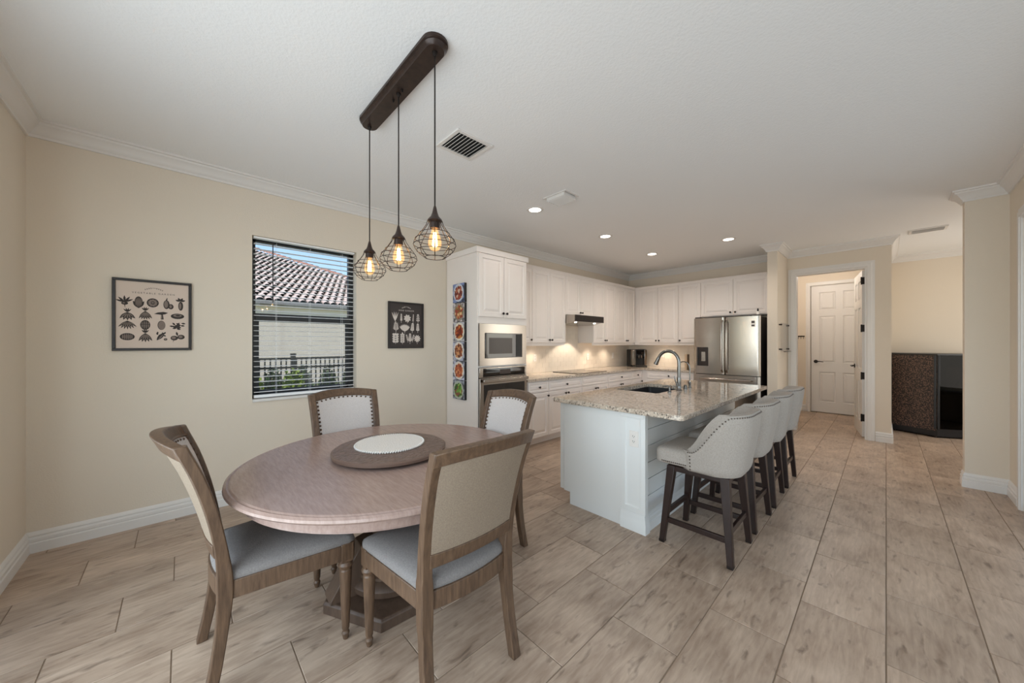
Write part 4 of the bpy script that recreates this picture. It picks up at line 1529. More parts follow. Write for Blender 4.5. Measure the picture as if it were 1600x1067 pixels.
def bow(x, z):
    k = max(0.0, min(1.0, (z - 0.40) / 0.15))
    return back_y(z) - (0.03 + 0.026 * max(0.0, (z - 0.55) / 0.45)) * k * (1 - (x / 0.235) ** 2)


def crest(x):
    s = min(1.0, abs(x) / 0.215)
    return 0.982 + 0.024 * (1 - s ** 2.2)


def make_chair():
    t = thing('dining_chair', 'wooden dining chair', 'chair')
    # rear legs continuing into the back stiles
    for sx in (-1, 1):
        rings = []
        for i, p in enumerate(SC_):
            y, z = p.x, p.y
            hw = half_w(z)
            wx = 0.021 + (0.003 if 0.3 < z < 0.5 else 0)
            dy = 0.019 + 0.006 * math.exp(-((z - 0.42) / 0.12) ** 2)
            rings.append([(sx * hw - wx, y - dy, z), (sx * hw + wx, y - dy, z), (sx * hw + wx, y + dy, z), (sx * hw - wx, y + dy, z)])
        obj('rear_leg', loft(B(), rings), M_CHWOOD, t, bevel=0.004)
    # turned front legs
    for sx in (-1, 1):
        lg = lathe(B(), [(0.010, 0.0), (0.013, 0.012), (0.017, 0.03), (0.012, 0.042), (0.016, 0.052), (0.018, 0.10), (0.024, 0.25), (0.027, 0.318), (0.022, 0.326), (0.031, 0.336), (0.033, 0.345), (0.028, 0.356), (0.026, 0.36)], 20, sx * 0.232, 0.215)
        box(lg, sx * 0.232 - 0.027, sx * 0.232 + 0.027, 0.188, 0.242, 0.36, 0.445)
        obj('front_leg', lg, M_CHWOOD, t, bevel=0.003)
    # seat frame: curved front and rear rails, straight sides
    def seat_half(y):
        return 0.205 + (y + 0.21) / 0.45 * 0.055
    outline = []
    for i in range(13):
        s = -1 + 2 * i / 12
        outline.append((s * 0.252, 0.248 + 0.022 * (1 - s * s)))
    right = [(0.262, 0.22), (0.248, 0.10), (0.232, -0.04), (0.214, -0.20)]
    rear = []
    for i in range(9):
        s = 1 - 2 * i / 8
        rear.append((s * 0.20, -0.222 - 0.030 * (1 - s * s)))
    left = [(-x, y) for x, y in reversed(right)]
    full = outline + right + rear + left
    inner_ = [(x * 0.86, y * 0.86) for x, y in full]
    b = B()
    loft(b, [[(x, y, 0.372) for x, y in full], [(x, y, 0.442) for x, y in full], [(x, y, 0.442) for x, y in inner_], [(x, y, 0.372) for x, y in inner_]], loop=True)
    obj('seat_frame', b, M_CHWOOD, t, bevel=0.003)
    b = B()
    rs = []
    for k, (s, zz) in enumerate(((0.97, 0.436), (0.985, 0.446), (0.99, 0.456), (0.975, 0.468), (0.92, 0.480), (0.75, 0.494), (0.5, 0.502), (0.2, 0.505))):
        rs.append([(x * s, y * s + 0.004, zz) for x, y in full])
    obj('seat_cushion', loft(b, rs), M_LINEN, t, angle=60)
    # back: crest rail, lower rail, inner side mouldings, panels
    nu = 16
    z_lo = 0.535
    def edge(u):
        return -1 + 2 * u
    def crest_f(dy):
        def f(u, v):
            z1 = crest(edge(u) * 0.215)
            z0 = z1 - 0.052
            z = z0 + (z1 - z0) * v
            x = edge(u) * (half_w(z) + 0.020)
            return (x, bow(x, z) + dy, z)
        return f
    obj('crest_rail', slab(B(), nu, 2, crest_f(0.02), crest_f(-0.02)), M_CHWOOD, t, bevel=0.004)
    def low_f(dy):
        def f(u, v):
            z = z_lo + 0.055 * v
            x = edge(u) * (half_w(z) - 0.008)
            return (x, bow(x, z) + dy, z)
        return f
    obj('lower_rail', slab(B(), nu, 1, low_f(0.015), low_f(-0.015)), M_CHWOOD, t, bevel=0.003)
    zb = z_lo + 0.05
    def pan(dy, puff, inset):
        def f(u, v):
            x_ = edge(u)
            zt = crest(x_ * 0.19) - 0.046
            z = zb + inset * 0.4 + (zt - inset * 0.4 - zb) * v
            x = x_ * (half_w(z) - 0.012 - inset)
            e = min(1.0, 6 * min(u, 1 - u, v, 1 - v) + 0.0)
            return (x, bow(x, z) + dy + puff * math.sqrt(max(0.0, 1 - (1 - e) ** 2)), z)
        return f
    pf = obj('back_cushion', slab(B(), 24, 24, pan(0.016, 0.009, 0.006), pan(0.0, 0, 0.006)), M_LINENW, t, angle=60)
    obj('back_panel', slab(B(), nu, 10, pan(-0.004, 0, 0.0), pan(-0.010, -0.002, 0.0)), M_LINENB, t, angle=60)
    # moulding round the front of the panel
    path = []
    F = pan(0.020, 0, -0.006)
    for i in range(25):
        path.append(F(0.0, i / 24))
    for i in range(1, 25):
        path.append(F(i / 24, 1.0))
    for i in range(1, 25):
        path.append(F(1.0, 1 - i / 24))
    obj('moulding', tube(B(), path, 0.006, 8), M_CHWOOD, t)
    # nailheads
    nb_ = B()
    G = pan(0.022, 0, 0.018)
    pts_ = [G(0.0, i / 13 * 0.965) for i in range(14)] + [G(i / 12, 0.965) for i in range(1, 13)] + [G(1.0, (1 - i / 13) * 0.965) for i in range(1, 14)]
    for p in pts_:
        dome(nb_, p, (0, 1, 0.3), 0.0076)
    tag(obj('nailhead_trim', nb_, M_NAIL, pf), kind='stuff')
    return t


ch0 = make_chair()
SPOTS = [((-1.926, 0.335), 0.0, 'curved wooden dining chair seen in profile below the vegetable print'),
         ((-1.365, 0.845), PI / 2, 'wooden dining chair turned with its plain fabric back to the room'),
         ((-1.862, 1.405), PI, 'studded wooden dining chair between the table and the wall oven'),
         ((-2.435, 0.888), -PI / 2, 'studded wooden dining chair under the window')]
for i, ((x, y), rz, lab) in enumerate(SPOTS):
    c = ch0 if i == 0 else copy_tree(ch0)
    c.location = (x, y, 0)
    c.rotation_euler = (0, 0, rz)
    tag(c, lab, 'chair', 'dining chairs round the table')

# ------------------------------------------------------------------ dining table
TCX, TCY, TR = -1.905, 0.872, 0.745
tbl = thing('dining_table', 'round weathered wood pedestal dining table', 'table', (TCX, TCY, 0))
obj('tabletop', lathe(B(), [(0.001, 0.700), (0.69, 0.700), (0.712, 0.698), (0.735, 0.702), (TR, 0.712), (TR - 0.002, 0.722), (0.732, 0.729), (0.724, 0.7265), (0.720, 0.7295), (0.717, 0.731), (0.001, 0.731)], 96), M_TBWOOD, tbl, angle=25)
obj('apron', lathe(B(), [(0.60, 0.701), (0.690, 0.701), (0.694, 0.690), (0.682, 0.684), (0.682, 0.650), (0.686, 0.645), (0.676, 0.640), (0.60, 0.640)], 96), M_TBWOOD, tbl, angle=25)
obj('column', lathe(B(), [(0.20, 0.055), (0.225, 0.07), (0.23, 0.10), (0.215, 0.12), (0.19, 0.13), (0.20, 0.14), (0.20, 0.155), (0.17, 0.17), (0.135, 0.21), (0.115, 0.27), (0.11, 0.33), (0.12, 0.40), (0.145, 0.46), (0.165, 0.51), (0.165, 0.55), (0.14, 0.575), (0.15, 0.59), (0.23, 0.62), (0.26, 0.66), (0.26, 0.70)], 48), M_TBBASE, tbl)
hexa = [(0.355 * math.cos(math.radians(a)), 0.355 * math.sin(math.radians(a))) for a in (-93, -33, 27, 87, 147, 207)]
b = B()
loft(b, [[(x * s, y * s, zz) for x, y in hexa] for s, zz in ((1.0, 0.0), (1.0, 0.048), (0.97, 0.058), (0.6, 0.06))])
obj('plinth', b, M_TBBASE, tbl, bevel=0.003)
for a in (-93, 27, 147):
    b = B()
    loft(b, [[(0.06, y, 0.056), (0.335, y, 0.056), (0.335, y, 0.072), (0.25, y, 0.21), (0.19, y, 0.30), (0.06, y, 0.33)] for y in (-0.055, 0.055)])
    obj('buttress', b, M_TBBASE, tbl, rot=(0, 0, math.radians(a)), bevel=0.004)

ls = thing('lazy_susan', 'dark bark-textured lazy susan at the centre of the dining table', 'tray', (-1.925, 0.868, 0.731))
obj('turntable', lathe(B(), [(0.001, 0.0), (0.10, 0.0), (0.10, 0.014), (0.001, 0.014)], 32), M_SUSEDGE, ls)
tr_ = obj('tray', lathe(B(), [(0.001, 0.013), (0.295, 0.013), (0.304, 0.017), (0.305, 0.030), (0.299, 0.035), (0.297, 0.0352)], 72), M_SUSEDGE, ls)
obj('tray_surface', lathe(B(), [(0.298, 0.034), (0.294, 0.037), (0.15, 0.037), (0.001, 0.037)], 72), M_SUSAN, ls)
pm = thing('round_placemat', 'round white woven placemat on the lazy susan', 'placemat', (-1.965, 0.882, 0.7685))
obj('mat', lathe(B(), [(0.001, 0.0), (0.180, 0.0), (0.186, 0.003), (0.184, 0.008), (0.001, 0.0085)], 64), M_MAT, pm)
rim = B()
n = 90
for k in range(n):
    a = 2 * PI * k / n
    tube(rim, [(0.186 * math.cos(a), 0.186 * math.sin(a), 0.001), (0.1895 * math.cos(a + 0.02), 0.1895 * math.sin(a + 0.02), 0.006), (0.185 * math.cos(a + 0.04), 0.185 * math.sin(a + 0.04), 0.010)], 0.0036, 5)
tag(obj('braided_edge', rim, M_MAT, pm), kind='stuff')


# ------------------------------------------------------------------ counter stools
def make_stool():
    t = thing('counter_stool', 'counter stool', 'stool')
    # legs: splayed, square and tapered
    tops = [(-0.165, 0.155), (0.165, 0.155), (-0.165, -0.165), (0.165, -0.165)]
    feet = [(-0.205, 0.205), (0.205, 0.205), (-0.205, -0.205), (0.205, -0.205)]
    for (tx, ty), (fx, fy) in zip(tops, feet):
        def sq(cx, cy, r, z):
            return [(cx - r, cy - r, z), (cx + r, cy - r, z), (cx + r, cy + r, z), (cx - r, cy + r, z)]
        lg = obj('leg', loft(B(), [sq(fx, fy, 0.017, 0.012), sq((fx + tx) / 2, (fy + ty) / 2, 0.021, 0.27), sq(tx, ty, 0.026, 0.524)]), M_ESPR, t, bevel=0.003)
        obj('foot_cap', loft(B(), [sq(fx, fy, 0.015, 0.0), sq(fx, fy, 0.0175, 0.004), sq(fx, fy, 0.0175, 0.018)]), M_STEELD, lg)
    def at(i, z):
        k = z / 0.535
        return Vector((feet[i][0] + (tops[i][0] - feet[i][0]) * k, feet[i][1] + (tops[i][1] - feet[i][1]) * k, z))
    for i, j, z in ((0, 1, 0.20), (2, 3, 0.20), (0, 2, 0.155), (1, 3, 0.155)):
        a, c = at(i, z), at(j, z)
        d = (c - a).normalized()
        s = Vector((-d.y, d.x, 0)) * 0.010
        u = Vector((0, 0, 0.017))
        obj('stretcher', loft(B(), [[p - s - u, p + s - u, p + s + u, p - s + u] for p in (a, c)]), M_ESPR, t, bevel=0.002)
    obj('apron', bx(-0.185, 0.185, -0.185, 0.175, 0.488, 0.526), M_ESPR, t, bevel=0.006)
    obj('swivel_plate', lathe(B(), [(0.001, 0.525), (0.13, 0.525), (0.13, 0.545), (0.001, 0.545)], 24), M_STEELD, t)
    # seat cushion
    rs = []
    for off, zz in ((-0.012, 0.540), (0.0, 0.548), (0.0, 0.615), (-0.008, 0.632), (-0.03, 0.643), (-0.09, 0.649), (-0.16, 0.650)):
        rs.append([(x, y, zz) for x, y in rrect(-0.222 - off, 0.222 + off, -0.12 - off, 0.255 + off, 0.055 if off > -0.1 else 0.03)])
    seat = obj('seat_cushion', loft(B(), rs), M_STOOLF, t, angle=50)
    # wrapped back
    N = 48
    def plan(s, out):
        # s in -1..1 along a U: arms forward, round rear
        L1 = 0.20
        R = 0.17
        hw = 0.222 + out
        segs = []
        a = abs(s)
        sg = 1 if s >= 0 else -1
        yr = -0.236 - out
        rr = 0.16
        # lengths: half rear straight, quarter arc, side straight
        l0 = hw - rr
        l1 = PI / 2 * rr
        l2 = 0.115
        d = a * (l0 + l1 + l2)
        if d < l0:
            return Vector((sg * d, yr, 0)), Vector((0, -1, 0))
        if d < l0 + l1:
            th = (d - l0) / rr
            return Vector((sg * (l0 + rr * math.sin(th)), yr + rr - rr * math.cos(th), 0)), Vector((sg * math.sin(th), -math.cos(th), 0))
        return Vector((sg * hw, yr + rr + (d - l0 - l1), 0)), Vector((sg, 0, 0))
    def topz(s):
        a = abs(s)
        if a < 0.50:
            return 0.925 - 0.012 * (a / 0.50) ** 2
        k = min(1.0, (a - 0.50) / 0.46)
        e = 0.5 * k * k * (3 - 2 * k) + 0.5 * (1 - (1 - k) ** 1.4)
        return 0.913 - (0.913 - 0.655) * e
    def shell(inner):
        def f(u, v):
            s = -1 + 2 * u
            zt = topz(s)
            zb = 0.528
            z = zb + (zt - zb) * v
            p, n = plan(s, 0.012 if not inner else -0.034)
            lean = 0.055 * max(0.0, (z - 0.60) / 0.32) ** 1.2
            flare = 0.012 * math.sin(PI * min(1.0, (z - zb) / 0.40))
            q = p + n * (lean * (0.35 + 0.65 * abs(n.y)) + (flare if not inner else 0))
            rt_ = 0.012 * max(0.0, 1 - (1 - v) / 0.12) ** 2 if v > 0.88 else 0.0
            rb_ = 0.014 * max(0.0, 1 - v / 0.14) ** 2 if not inner else 0
            q = q + n * ((-rt_ - rb_) if not inner else rt_)
            return (q.x, q.y, z)
        return f
    bk = obj('back', slab(B(), N, 16, shell(False), shell(True)), M_STOOLF, t, angle=55)
    nb_ = B()
    F = shell(False)
    m = 70
    for i in range(m + 1):
        u = i / m
        p = Vector(F(u, 0.968))
        _, n = plan(-1 + 2 * u, 0)
        dome(nb_, p + n * 0.002, n, 0.0050)
    for u in (0.0, 1.0):
        for k in range(5):
            p = Vector(F(u, 0.12 + 0.17 * k))
            _, n = plan(-1 + 2 * u, 0)
            dome(nb_, p + n * 0.001 + Vector((0, -0.012, 0)), n, 0.0052)
    tag(obj('nailhead_trim', nb_, M_NAILS, bk), kind='stuff')
    nb_ = B()
    for sx in (-1, 1):
        for k in range(13):
            dome(nb_, (sx * 0.2225, 0.05 + k * 0.0125, 0.557), (sx, 0, 0), 0.0056)
    for k in range(22):
        dome(nb_, (-0.16 + k * 0.0152, 0.2555, 0.557), (0, 1, 0), 0.0056)
    tag(obj('nailhead_trim', nb_, M_NAILS, seat), kind='stuff')
    return t


st0 = make_stool()
for i, (y, lab) in enumerate(((2.602, 'pale linen counter stool beside the outlet end of the island, first of four'),
                              (3.172, 'pale linen counter stool, second of four from the island end panel'),
                              (3.745, 'pale linen counter stool, third of four from the island end panel'),
                              (4.325, 'pale linen counter stool closest to the panelled doors, fourth of four'))):
    s = st0 if i == 0 else copy_tree(st0)
    s.location = (-0.842, y, 0)
    s.rotation_euler = (0, 0, PI / 2 + (0, -0.02, 0.03, 0.0)[i])
    tag(s, lab, 'stool', 'counter stools at the island')


# ------------------------------------------------------------------ framed prints
def ell(cx, cy, rx, ry, n=16, rot=0.0):
    c, s = math.cos(rot), math.sin(rot)
    return [(cx + rx * math.cos(2 * PI * k / n) * c - ry * math.sin(2 * PI * k / n) * s, cy + rx * math.cos(2 * PI * k / n) * s + ry * math.sin(2 * PI * k / n) * c) for k in range(n)]


def leaf(cx, cy, L, W, rot):
    pts = []
    n = 7
    for k in range(n + 1):
        t = k / n
        pts.append((t * L, W * math.sin(PI * t)))
    for k in range(n - 1, 0, -1):
        t = k / n
        pts.append((t * L, -W * math.sin(PI * t)))
    c, s = math.cos(rot), math.sin(rot)
    return [(cx + x * c - y * s, cy + x * s + y * c) for x, y in pts]


def seg(x0, y0, x1, y1, w0, w1=None):
    w1 = w0 if w1 is None else w1
    d = Vector((x1 - x0, y1 - y0))
    d.normalize()
    return [(x0 - d.y * w0, y0 + d.x * w0), (x1 - d.y * w1, y1 + d.x * w1), (x1 + d.y * w1, y1 - d.x * w1), (x0 + d.y * w0, y0 - d.x * w0)]


INK_N = [0]


def fill(bm, pts, lvl=0):
    INK_N[0] += 1
    try:
        bm.faces.new([bm.verts.new((x, -0.0004 - 0.0008 * lvl - 2.5e-6 * INK_N[0], y)) for x, y in pts])
    except ValueError:
        pass


def text_mesh(txt, size, spacing=1.0):
    cu = bpy.data.curves.new('lettering', 'FONT')
    cu.body = txt
    cu.size = size
    cu.align_x = 'CENTER'
    cu.space_character = spacing
    o = bpy.data.objects.new('lettering', cu)
    COL.objects.link(o)
    bpy.context.view_layer.update()
    me = bpy.data.meshes.new_from_object(o.evaluated_get(bpy.context.evaluated_depsgraph_get()))
    bpy.data.objects.remove(o)
    return me


def add_text(txt, size, parent, x, z, m, spacing=1.3):
    me = text_mesh(txt, size, spacing)
    me.materials.clear()
    me.materials.append(m)
    o = bpy.data.objects.new('lettering', me)
    COL.objects.link(o)
    o.location = (x, -0.0009, z)
    o.rotation_euler = (PI / 2, 0, 0)
    o.parent = parent
    return o


def framed(name, label, y0, y1, z0, z1, fw, paper, m_frame=M_FRBLK):
    t = thing(name, label, 'framed print', (XL, (y0 + y1) / 2, (z0 + z1) / 2), LEFT)
    hw, hh = (y1 - y0) / 2, (z1 - z0) / 2
    f = B()
    box(f, -hw, hw, -0.024, -0.001, -hh, -hh + fw)
    box(f, -hw, hw, -0.024, -0.001, hh - fw, hh)
    box(f, -hw, -hw + fw, -0.024, -0.001, -hh + fw, hh - fw)
    box(f, hw - fw, hw, -0.024, -0.001, -hh + fw, hh - fw)
    obj('frame', f, m_frame, t, bevel=0.002)
    p = obj('paper', bx(-hw + fw, hw - fw, 0.0, 0.004, -hh + fw, hh - fw), paper, t, (0, -0.013, 0))
    return t, p


def ink_obj(bm, m, parent, name='illustration'):
    me = bpy.data.meshes.new(name)
    bm.to_mesh(me)
    bm.free()
    me.materials.append(m)
    o = bpy.data.objects.new(name, me)
    COL.objects.link(o)
    o.parent = parent
    return o


fp1, pap1 = framed('framed_print', 'black framed cream vegetable garden chart beside the window', -0.354, 0.064, 1.295, 1.818, 0.018, M_PAPER)
dk, gy = B(), B()
def flourish(bm, cx, cy, s):
    for sg in (-1, 1):
        for k in range(8):
            a0, a1 = k / 8, (k + 1) / 8
            fill(bm, seg(cx + sg * s * a0, cy + 0.35 * s * math.cos(a0 * 1.6), cx + sg * s * a1, cy + 0.35 * s * math.cos(a1 * 1.6), 0.0011 * (1.3 - a0)))
        for k in range(4):
            fill(bm, leaf(cx + sg * s * (0.25 + 0.2 * k), cy + 0.32 * s * math.cos((0.25 + 0.2 * k) * 1.6), s * 0.16, s * 0.035, PI / 2 - sg * 0.9))
            fill(bm, leaf(cx + sg * s * (0.25 + 0.2 * k), cy + 0.30 * s * math.cos((0.25 + 0.2 * k) * 1.6), s * 0.14, s * 0.03, -PI / 2 + sg * 0.6))
flourish(gy, 0.0, 0.187, 0.05)
add_text('VEGETABLE GARDEN', 0.0165, pap1, 0.0, 0.158, M_INK, 1.55)
def ribbed(cx, cy, rx, ry, n, rot=0.0):
    fill(dk, ell(cx, cy, rx, ry, 18, rot))
    for k in range(n):
        s = -0.75 + 1.5 * k / max(1, n - 1)
        fill(gy, ell(cx + rx * s * 0.82 * math.cos(rot), cy + rx * s * 0.82 * math.sin(rot), rx * 0.55 / n, ry * 0.86 * math.sqrt(max(0.05, 1 - s * s * 0.85)), 10, rot), 1)
def bunch(cx, cy, n, L, W, a0, a1, tops=True):
    for k in range(n):
        a = a0 + (a1 - a0) * k / max(1, n - 1)
        fill(dk, leaf(cx, cy + 0.012, L, W, a))
        fill(gy, leaf(cx + 0.008 * math.cos(a), cy + 0.012 + 0.008 * math.sin(a), L * 0.7, W * 0.35, a), 1)
    if tops:
        for k in range(4):
            fill(dk, leaf(cx, cy + 0.012, 0.03, 0.004, PI / 2 - 0.7 + 0.46 * k))
cols5 = [-0.148, -0.079, -0.006, 0.075, 0.142]
r1, r2, r3, r4 = 0.094, 0.006, -0.072, -0.160
def flush1():
    global dk, gy
    for b_, m_, nm in ((dk, M_INK, 'illustration'), (gy, M_INKG, 'illustration_shading')):
        if b_.faces:
            ink_obj(b_, m_, pap1, nm)
    dk, gy = B(), B()


flush1()
# row 1: radish, corn, cabbage, squash, aubergine
fill(dk, ell(cols5[0], r1 - 0.012, 0.017, 0.012)); fill(dk, seg(cols5[0], r1 - 0.02, cols5[0] + 0.002, r1 - 0.045, 0.003, 0.0004))
for a in (0.5, 1.0, 1.6, 2.3, 2.8):
    fill(dk, leaf(cols5[0], r1 - 0.004, 0.048, 0.006, a))
fill(gy, ell(cols5[0] - 0.004, r1 - 0.01, 0.006, 0.005), 1)
flush1()
ribbed(cols5[1], r1, 0.021, 0.042, 5)
for sg in (-1, 1):
    fill(dk, leaf(cols5[1], r1 - 0.044, 0.06, 0.010, PI / 2 + sg * 0.5))
flush1()
fill(dk, ell(cols5[2], r1, 0.032, 0.034))
for k in range(9):
    a = 2 * PI * k / 9
    fill(gy, ell(cols5[2] + 0.017 * math.cos(a), r1 + 0.019 * math.sin(a), 0.009, 0.007, 10, a + 0.8), 1)
fill(gy, ell(cols5[2], r1 + 0.001, 0.007, 0.006), 1)
flush1()
fill(dk, ell(cols5[3] - 0.008, r1 - 0.008, 0.017, 0.034)); fill(gy, ell(cols5[3] - 0.010, r1 - 0.006, 0.011, 0.027), 1)
fill(dk, seg(cols5[3] - 0.008, r1 + 0.024, cols5[3] - 0.004, r1 + 0.042, 0.004, 0.002))
fill(dk, ell(cols5[3] + 0.016, r1 - 0.022, 0.015, 0.02)); fill(gy, ell(cols5[3] + 0.015, r1 - 0.021, 0.007, 0.012), 1)
flush1()
fill(dk, ell(cols5[4] + 0.004, r1 - 0.014, 0.014, 0.035)); fill(gy, ell(cols5[4] + 0.001, r1 - 0.014, 0.006, 0.024), 1)
for a in (0.3, 1.1, 2.0, 2.8):
    fill(dk, leaf(cols5[4] + 0.002, r1 + 0.022, 0.03, 0.007, a))
flush1()
c4 = [-0.135, -0.045, 0.040, 0.128]
# row 2: aubergine bunch, peppers, mushroom, melon
bunch(c4[0], r2, 5, 0.060, 0.009, -2.25, -0.85)
flush1()
bunch(c4[1], r2 + 0.014, 6, 0.066, 0.007, -2.1, -1.0)
flush1()
fill(dk, [(c4[2] - 0.040, r2 + 0.006), (c4[2] - 0.02, r2 + 0.018), (c4[2] + 0.01, r2 + 0.024), (c4[2] + 0.036, r2 + 0.018), (c4[2] + 0.02, r2 + 0.006), (c4[2], r2 + 0.001)])
fill(dk, seg(c4[2] + 0.003, r2 + 0.003, c4[2] + 0.004, r2 - 0.034, 0.005, 0.008)); fill(gy, seg(c4[2] + 0.001, r2, c4[2] + 0.001, r2 - 0.03, 0.002, 0.003), 1)
flush1()
fill(dk, ell(c4[3], r2 - 0.006, 0.038, 0.021)); fill(gy, ell(c4[3], r2 - 0.001, 0.024, 0.011), 1); fill(dk, ell(c4[3] + 0.002, r2, 0.013, 0.006), 2)
flush1()
# row 3: asparagus, bundle, potato, lettuce
bunch(c4[0], r3 + 0.016, 7, 0.064, 0.006, -2.35, -0.75, False)
flush1()
ribbed(c4[1], r3, 0.026, 0.036, 4)
fill(dk, seg(c4[1] - 0.026, r3 + 0.004, c4[1] + 0.026, r3 + 0.004, 0.002), 2)
flush1()
fill(dk, ell(c4[2], r3, 0.021, 0.035)); fill(gy, ell(c4[2] + 0.001, r3, 0.0185, 0.032), 1)
for k in range(7):
    fill(dk, ell(c4[2] + random.uniform(-0.012, 0.012), r3 + random.uniform(-0.02, 0.02), 0.0014, 0.0012, 6), 2)
flush1()
for k in range(16):
    a = random.uniform(-0.6, 3.7)
    fill(dk, leaf(c4[3] + random.uniform(-0.02, 0.022), r3 + random.uniform(-0.03, 0.02), 0.026, 0.006, a))
flush1()
# row 4: pumpkin, beans, cucumber, beets
ribbed(c4[0], r4, 0.037, 0.026, 6)
flush1()
bunch(c4[1], r4 + 0.016, 5, 0.068, 0.008, -2.1, -1.0)
flush1()
fill(dk, leaf(c4[2] - 0.026, r4 - 0.026, 0.074, 0.013, 0.95)); fill(gy, leaf(c4[2] - 0.018, r4 - 0.02, 0.05, 0.003, 0.95), 1)
for k in range(7):
    fill(dk, leaf(c4[2] + random.uniform(-0.03, 0.02), r4 + random.uniform(0.014, 0.03), 0.018, 0.005, random.uniform(0, 6)))
fill(dk, ell(c4[2] + 0.022, r4 - 0.018, 0.010, 0.009)); fill(gy, ell(c4[2] + 0.022, r4 - 0.018, 0.006, 0.005), 1)
flush1()
for dx, dy in ((-0.018, -0.008), (0.02, 0.0)):
    fill(dk, ell(c4[3] + dx, r4 + dy, 0.021, 0.018)); fill(gy, ell(c4[3] + dx - 0.003, r4 + dy + 0.002, 0.012, 0.010), 1)
fill(dk, leaf(c4[3], r4 + 0.008, 0.034, 0.006, 1.75)); fill(dk, seg(c4[3] - 0.02, r4 - 0.024, c4[3] - 0.026, r4 - 0.04, 0.002, 0.0004))
flush1()

fp2, pap2 = framed('framed_print', 'charcoal framed herb garden chart between the window and the oven tower', 1.664, 2.094, 1.291, 1.814, 0.016, M_PAPERD)
wk = B()
flourish(wk, 0.0, 0.192, 0.055)
add_text('HERB GARDEN', 0.022, pap2, 0.0, 0.160, M_INKW, 1.35)
def sprig(cx, cy, h, n, L, W, spread, fan=0.0):
    fill(wk, seg(cx, cy - h, cx + fan * h, cy + h * 0.9, 0.0022, 0.001))
    for k in range(n):
        t = k / max(1, n - 1)
        y = cy - h * 0.5 + 1.4 * h * t
        for sg in (-1, 1):
            fill(wk, leaf(cx + fan * h * (t * 0.9), y, L * (1 - 0.35 * t), W * (1 - 0.2 * t), PI / 2 - sg * spread))
    fill(wk, leaf(cx + fan * h, cy + h * 0.85, L * 0.8, W, PI / 2))
def fanleaf(cx, cy, n, L, W, spread):
    for k in range(n):
        a = PI / 2 - spread + 2 * spread * k / (n - 1)
        fill(wk, leaf(cx, cy - 0.035, L, W, a))
    fill(wk, seg(cx, cy - 0.055, cx, cy - 0.03, 0.0022))
h1, h2, h3 = 0.076, -0.035, -0.158
def flush2():
    global wk
    if wk.faces:
        ink_obj(wk, M_INKW, pap2)
    wk = B()


flush2()
fanleaf(-0.135, h1, 4, 0.11, 0.006, 0.35)
flush2()
sprig(-0.062, h1, 0.048, 6, 0.018, 0.006, 0.8)
flush2()
for k in range(8):
    a = 2 * PI * k / 8
    fill(wk, leaf(0.012, h1 + 0.005, 0.047, 0.013, a + 0.3))
fill(wk, seg(0.012, h1 - 0.05, 0.012, h1, 0.002))
flush2()
sprig(0.082, h1, 0.052, 8, 0.012, 0.005, 0.5, 0.1)
flush2()
sprig(0.145, h1, 0.046, 4, 0.028, 0.008, 1.0)
flush2()
sprig(-0.125, h2, 0.05, 7, 0.045, 0.004, 0.95)
flush2()
fanleaf(-0.02, h2, 11, 0.085, 0.010, 0.85)
flush2()
sprig(0.072, h2, 0.05, 5, 0.030, 0.009, 0.9, 0.12)
flush2()
sprig(0.142, h2, 0.048, 5, 0.028, 0.008, 0.9)
flush2()
for k in range(4):
    for sg in (-1, 1):
        fill(wk, leaf(-0.130, h3 - 0.035 + 0.026 * k, 0.042, 0.014, PI / 2 - sg * 1.15))
fill(wk, leaf(-0.130, h3 + 0.04, 0.03, 0.012, PI / 2)); fill(wk, seg(-0.130, h3 - 0.055, -0.130, h3 + 0.05, 0.002))
flush2()
for k in range(5):
    for sg in (-1, 1):
        fill(wk, ell(-0.048 + sg * 0.014, h3 - 0.03 + 0.02 * k, 0.013, 0.009, 10, sg * 0.5))
fill(wk, ell(-0.048, h3 + 0.065, 0.009, 0.012)); fill(wk, seg(-0.048, h3 - 0.055, -0.048, h3 + 0.05, 0.002))
flush2()
sprig(0.045, h3, 0.055, 6, 0.030, 0.006, 0.75); sprig(0.02, h3 + 0.004, 0.04, 5, 0.02, 0.005, 0.8, -0.5); sprig(0.072, h3 + 0.004, 0.04, 5, 0.02, 0.005, 0.8, 0.5)
flush2()
for k in range(10):
    a = 2 * PI * k / 10
    fill(wk, leaf(0.135, h3 + 0.008, 0.045, 0.010, a))
fill(wk, seg(0.135, h3 - 0.055, 0.135, h3, 0.002))
flush2()


# ------------------------------------------------------------------ doors beyond the kitchen
def six_panel(name, label, W, Hh, struct_name=None):
    T = 0.035
    st_, mid = 0.115 * W / 0.78, 0.10 * W / 0.78
    pw = (W - 2 * st_ - mid) / 2
    rows = [(0.20, 0.78), (0.96, 1.86), (1.98, Hh - 0.13)]
    b = B()
    # rails and stiles as solid bars, panels recessed both sides
    box(b, 0, st_, -T / 2, T / 2, 0, Hh)
    box(b, W - st_, W, -T / 2, T / 2, 0, Hh)
    for r0, r1 in rows:
        box(b, st_ + pw, st_ + pw + mid, -T / 2, T / 2, r0, r1)
    zs = [0] + [v for r in rows for v in r] + [Hh]
    for k in range(0, len(zs), 2):
        box(b, st_, W - st_, -T / 2, T / 2, zs[k], zs[k + 1])
    return b, [(x, z0, pw, z1 - z0) for z0, z1 in rows for x in (st_, st_ + pw + mid)], T


